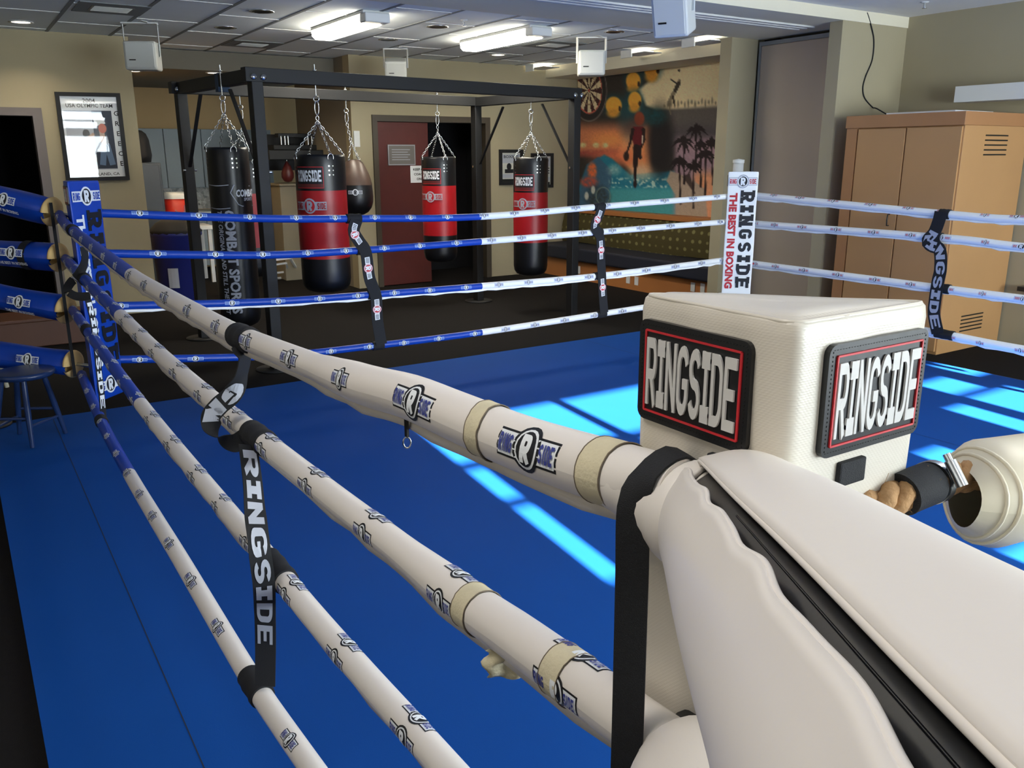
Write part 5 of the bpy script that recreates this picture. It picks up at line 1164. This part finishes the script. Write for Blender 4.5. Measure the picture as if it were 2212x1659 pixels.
# ================================================================== BENCH UNDER THE MURAL
t = thing('banquette_bench', 'long built-in bench with olive dotted back and orange wood base under the mural', 'bench', (7.7, 9, 0))
b = MB(); b.box((7.46, 6.98, .0), (XM-.03, 10.66, .27), M_ORW); b.build('wood_base', t)
b = MB(); b.box((7.38, 6.97, .27), (XM-.03, 10.66, .46), M_SEAT); b.build('seat_cushion', t, .03, 3)
M_DOT = mat('olive_dotted_fabric', (92, 84, 40), .9); nt = M_DOT.node_tree; tcn = nt.nodes.new('ShaderNodeTexCoord'); mpn = nt.nodes.new('ShaderNodeMapping'); mpn.inputs['Scale'].default_value = (1, 7.5, 9)
vo = nt.nodes.new('ShaderNodeTexVoronoi'); vo.inputs['Scale'].default_value = 1; vo.inputs['Randomness'].default_value = .1; crp = nt.nodes.new('ShaderNodeValToRGB')
crp.color_ramp.elements[0].position = .22; crp.color_ramp.elements[0].color = (*lin((128, 124, 78)), 1); crp.color_ramp.elements[1].position = .30; crp.color_ramp.elements[1].color = (*lin((74, 66, 32)), 1)
nt.links.new(tcn.outputs['Object'], mpn.inputs[0]); nt.links.new(mpn.outputs[0], vo.inputs['Vector']); nt.links.new(vo.outputs['Distance'], crp.inputs[0]); nt.links.new(crp.outputs[0], nt.nodes['Principled BSDF'].inputs['Base Color'])
b = MB(); b.grid(lambda a, c: Vector((7.86+.05*c-.035*math.sin(PI*c), 6.98+3.68*a, .46+.44*c+.012*math.sin(a*9))), 50, 8, M_DOT); b.grid(lambda a, c: Vector((7.91+.2*c, 6.98+3.68*a, .9+.012*math.sin(a*9)*(1-c))), 50, 1, M_DOT); b.build('back_cushion', t)
b = MB(); b.box((7.88, 6.98, .9), (XM-.03, 10.66, .965), M_ORW); b.build('top_rail', t, .006)
for (x, y), lb in (((1250, 583), 'left'), ((1357, 603), ''), ((1375, 607), ''), ((1497, 620), ''), ((1518, 622), '')):
    q = onx(x, y, 7.458); b = MB(); b.box((7.452, q.y-.035, q.z-.055), (7.46, q.y+.035, q.z+.055), M_WHT)
    b.build('outlet_plate', t)

# ================================================================== BEIGE CABINET AT RIGHT
CX0, CX1, CY0, CY1, CZ = 7.15, 8.18, 4.12, 5.24, 2.05
t = thing('wooden_cabinet', 'tall light maple cabinet with double doors and side vents at right', 'cabinet', ((CX0+CX1)/2, (CY0+CY1)/2, 0))
b = MB(); b.box((CX0+.02, CY0, 0.0), (CX1, CY1, CZ-.09), M_WOOD); b.build('carcass', t, .003)
b = MB(); b.box((CX0-.012, CY0-.012, CZ-.09), (CX1, CY1+.01, CZ+.02), M_WOODT); b.build('top_band', t, .004)
b = MB(); b.box((CX0, CY1-.11, 0), (CX0+.021, CY1, CZ-.09), M_WOODT); b.build('side_stile', t)
for y0, y1 in ((4.64, 5.12), (4.13, 4.632)):
    b = MB(); b.box((CX0, y0+.003, .03), (CX0+.02, y1-.003, CZ-.1), M_WOOD); o = b.build('door', t, .002)
    if y0 > 4.5:
        q = onx(1964, 478, CX0); b = MB(); b.tube([(CX0, 4.71, q.z+.05), (CX0-.025, 4.71, q.z+.05), (CX0-.03, 4.71, q.z), (CX0-.025, 4.71, q.z-.05), (CX0, 4.71, q.z-.05)], .006, M_LAMPOFF, 8); b.build('handle', o)
for za, zb_, xv0, xv1 in ((1.70, 1.90, 7.50, 7.86), (.16, .33, 7.50, 7.86)):
    b = MB()
    for k in range(5): z_ = za+(zb_-za)*(k+.5)/5; b.box((xv0, CY0-.003, z_-.006), (xv1, CY0+.004, z_+.006), M_LAMPOFF)
    b.build('vent_slots', t)
b = MB(); b.box((7.3, 4.3, CZ+.022), (7.9, 4.95, CZ+.04), M_WPRINT, Matrix.Rotation(.0, 4, 'Z')); tag(b.build('paper_sheets'), 'flat white sheets lying on top of the maple cabinet', 'paper')
b = MB(); b.box((7.97, 2.6, ony(2085, 222, 4.5).z*0+2.19), (8.195, 4.72, 2.33), M_WHT); tag(b.build('wall_fixture'), 'long white box fixture on the right wall above the maple cabinet', 'fixture')
q = px_ = onx(2185, 657, 7.9); b = MB(); b.box((8.06, 3.45, .52), (8.2, 3.95, .56), M_LAMPOFF); tag(b.build('wall_bracket'), 'small dark bracket on the wall right of the maple cabinet', 'bracket')
pts = [ony(x, y, 5.422) for x, y in ((1873, 27), (1883, 60), (1888, 90), (1884, 130), (1870, 165), (1864, 190), (1868, 212), (1885, 232))]+[Vector((7.72, 5.35, 2.16)), Vector((7.78, 5.2, CZ+.03)), Vector((7.8, 4.98, CZ+.028))]
f_, T_ = smooth_path(pts, 0); b = MB(); b.tube([f_(T_*k/60) for k in range(61)], .006, M_BLACK, 6); tag(b.build('cable'), 'thin dark cable hanging down the pillar wall to the cabinet top', 'cable')

# ================================================================== STOOLS AND BOX AT LEFT
t = thing('stool', 'round navy painted wooden stool on the mat below the blue covers', 'stool', (.24, 5.80, MZ)); SC = Vector((.235, 5.70, 0)); sz = .50
b = MB(); b.lathe([(0, sz-.035), (.155, sz-.035), (.168, sz-.02), (.165, sz-.004), (.15, sz), (0, sz)], M_STOOL, 30, Matrix.Translation(SC)); b.build('seat', t)
feet = [(.215, 5.60), (.415, 5.80), (.17, 5.95), (.02, 5.72)]; tops = []
for fx_, fy_ in feet:
    tp = SC+(Vector((fx_, fy_, 0))-SC)*.55; tp.z = sz-.035; tops.append((Vector((fx_, fy_, MZ+.005)), tp)); b = MB(); b.tube([Vector((fx_, fy_, MZ+.006)), Vector((fx_, fy_, MZ))*.5+tp*.5, tp], [.013, .018, .016], M_STOOL, 10); b.build('leg', t)
for i in range(4):
    a, c = tops[i], tops[(i+1) % 4]; k = .3+.12*(i % 2); b = MB(); b.tube([a[0].lerp(a[1], k), c[0].lerp(c[1], k)], .009, M_STOOL, 8); b.build('rung', t)
M_OFF = mat('worn_cream_vinyl', (186, 182, 164), .5)
t = thing('padded_stool', 'cream padded stool with pale metal legs behind the navy stool', 'stool', (-.02, 7.3, 0)); PS = Vector((-.03, 7.35, 0))
b = MB(); b.lathe([(0, .60), (.2, .60), (.225, .63), (.23, .68), (.21, .72), (.1, .735), (0, .735)], M_OFF, 26, Matrix.Translation(PS)); b.build('seat', t)
for k in range(4):
    a = .5+k*PI/2; b = MB(); b.tube([PS+Vector((math.cos(a)*.24, math.sin(a)*.24, .005)), PS+Vector((math.cos(a)*.16, math.sin(a)*.16, .6))], .016, M_OFF, 8); b.build('leg', t)
b = MB(); b.tube([PS+Vector((math.cos(a)*.19, math.sin(a)*.19, .25)) for a in [k*2*PI/20 for k in range(20)]], .008, M_OFF, 6, True); b.build('foot_ring', t)
t = thing_box('wooden_chest', 'low dark brown wooden chest by the wall below the poster', 'chest', (.05, 9.0, 0), (.98, 9.5, .24), M_BROWN)
b = MB(); b.box((.03, 8.98, .24), (1.0, 9.52, .27), M_BROWN); b.build('lid', t, .006)
q = onz(12, 915, MZ); b = MB(); b.box((-.55, 6.25, .0), (-.02, 6.5, .09), M_BLACK); tag(b.build('gear_case', None, .02), 'flat black case on the carpet at the left frame edge', 'case')
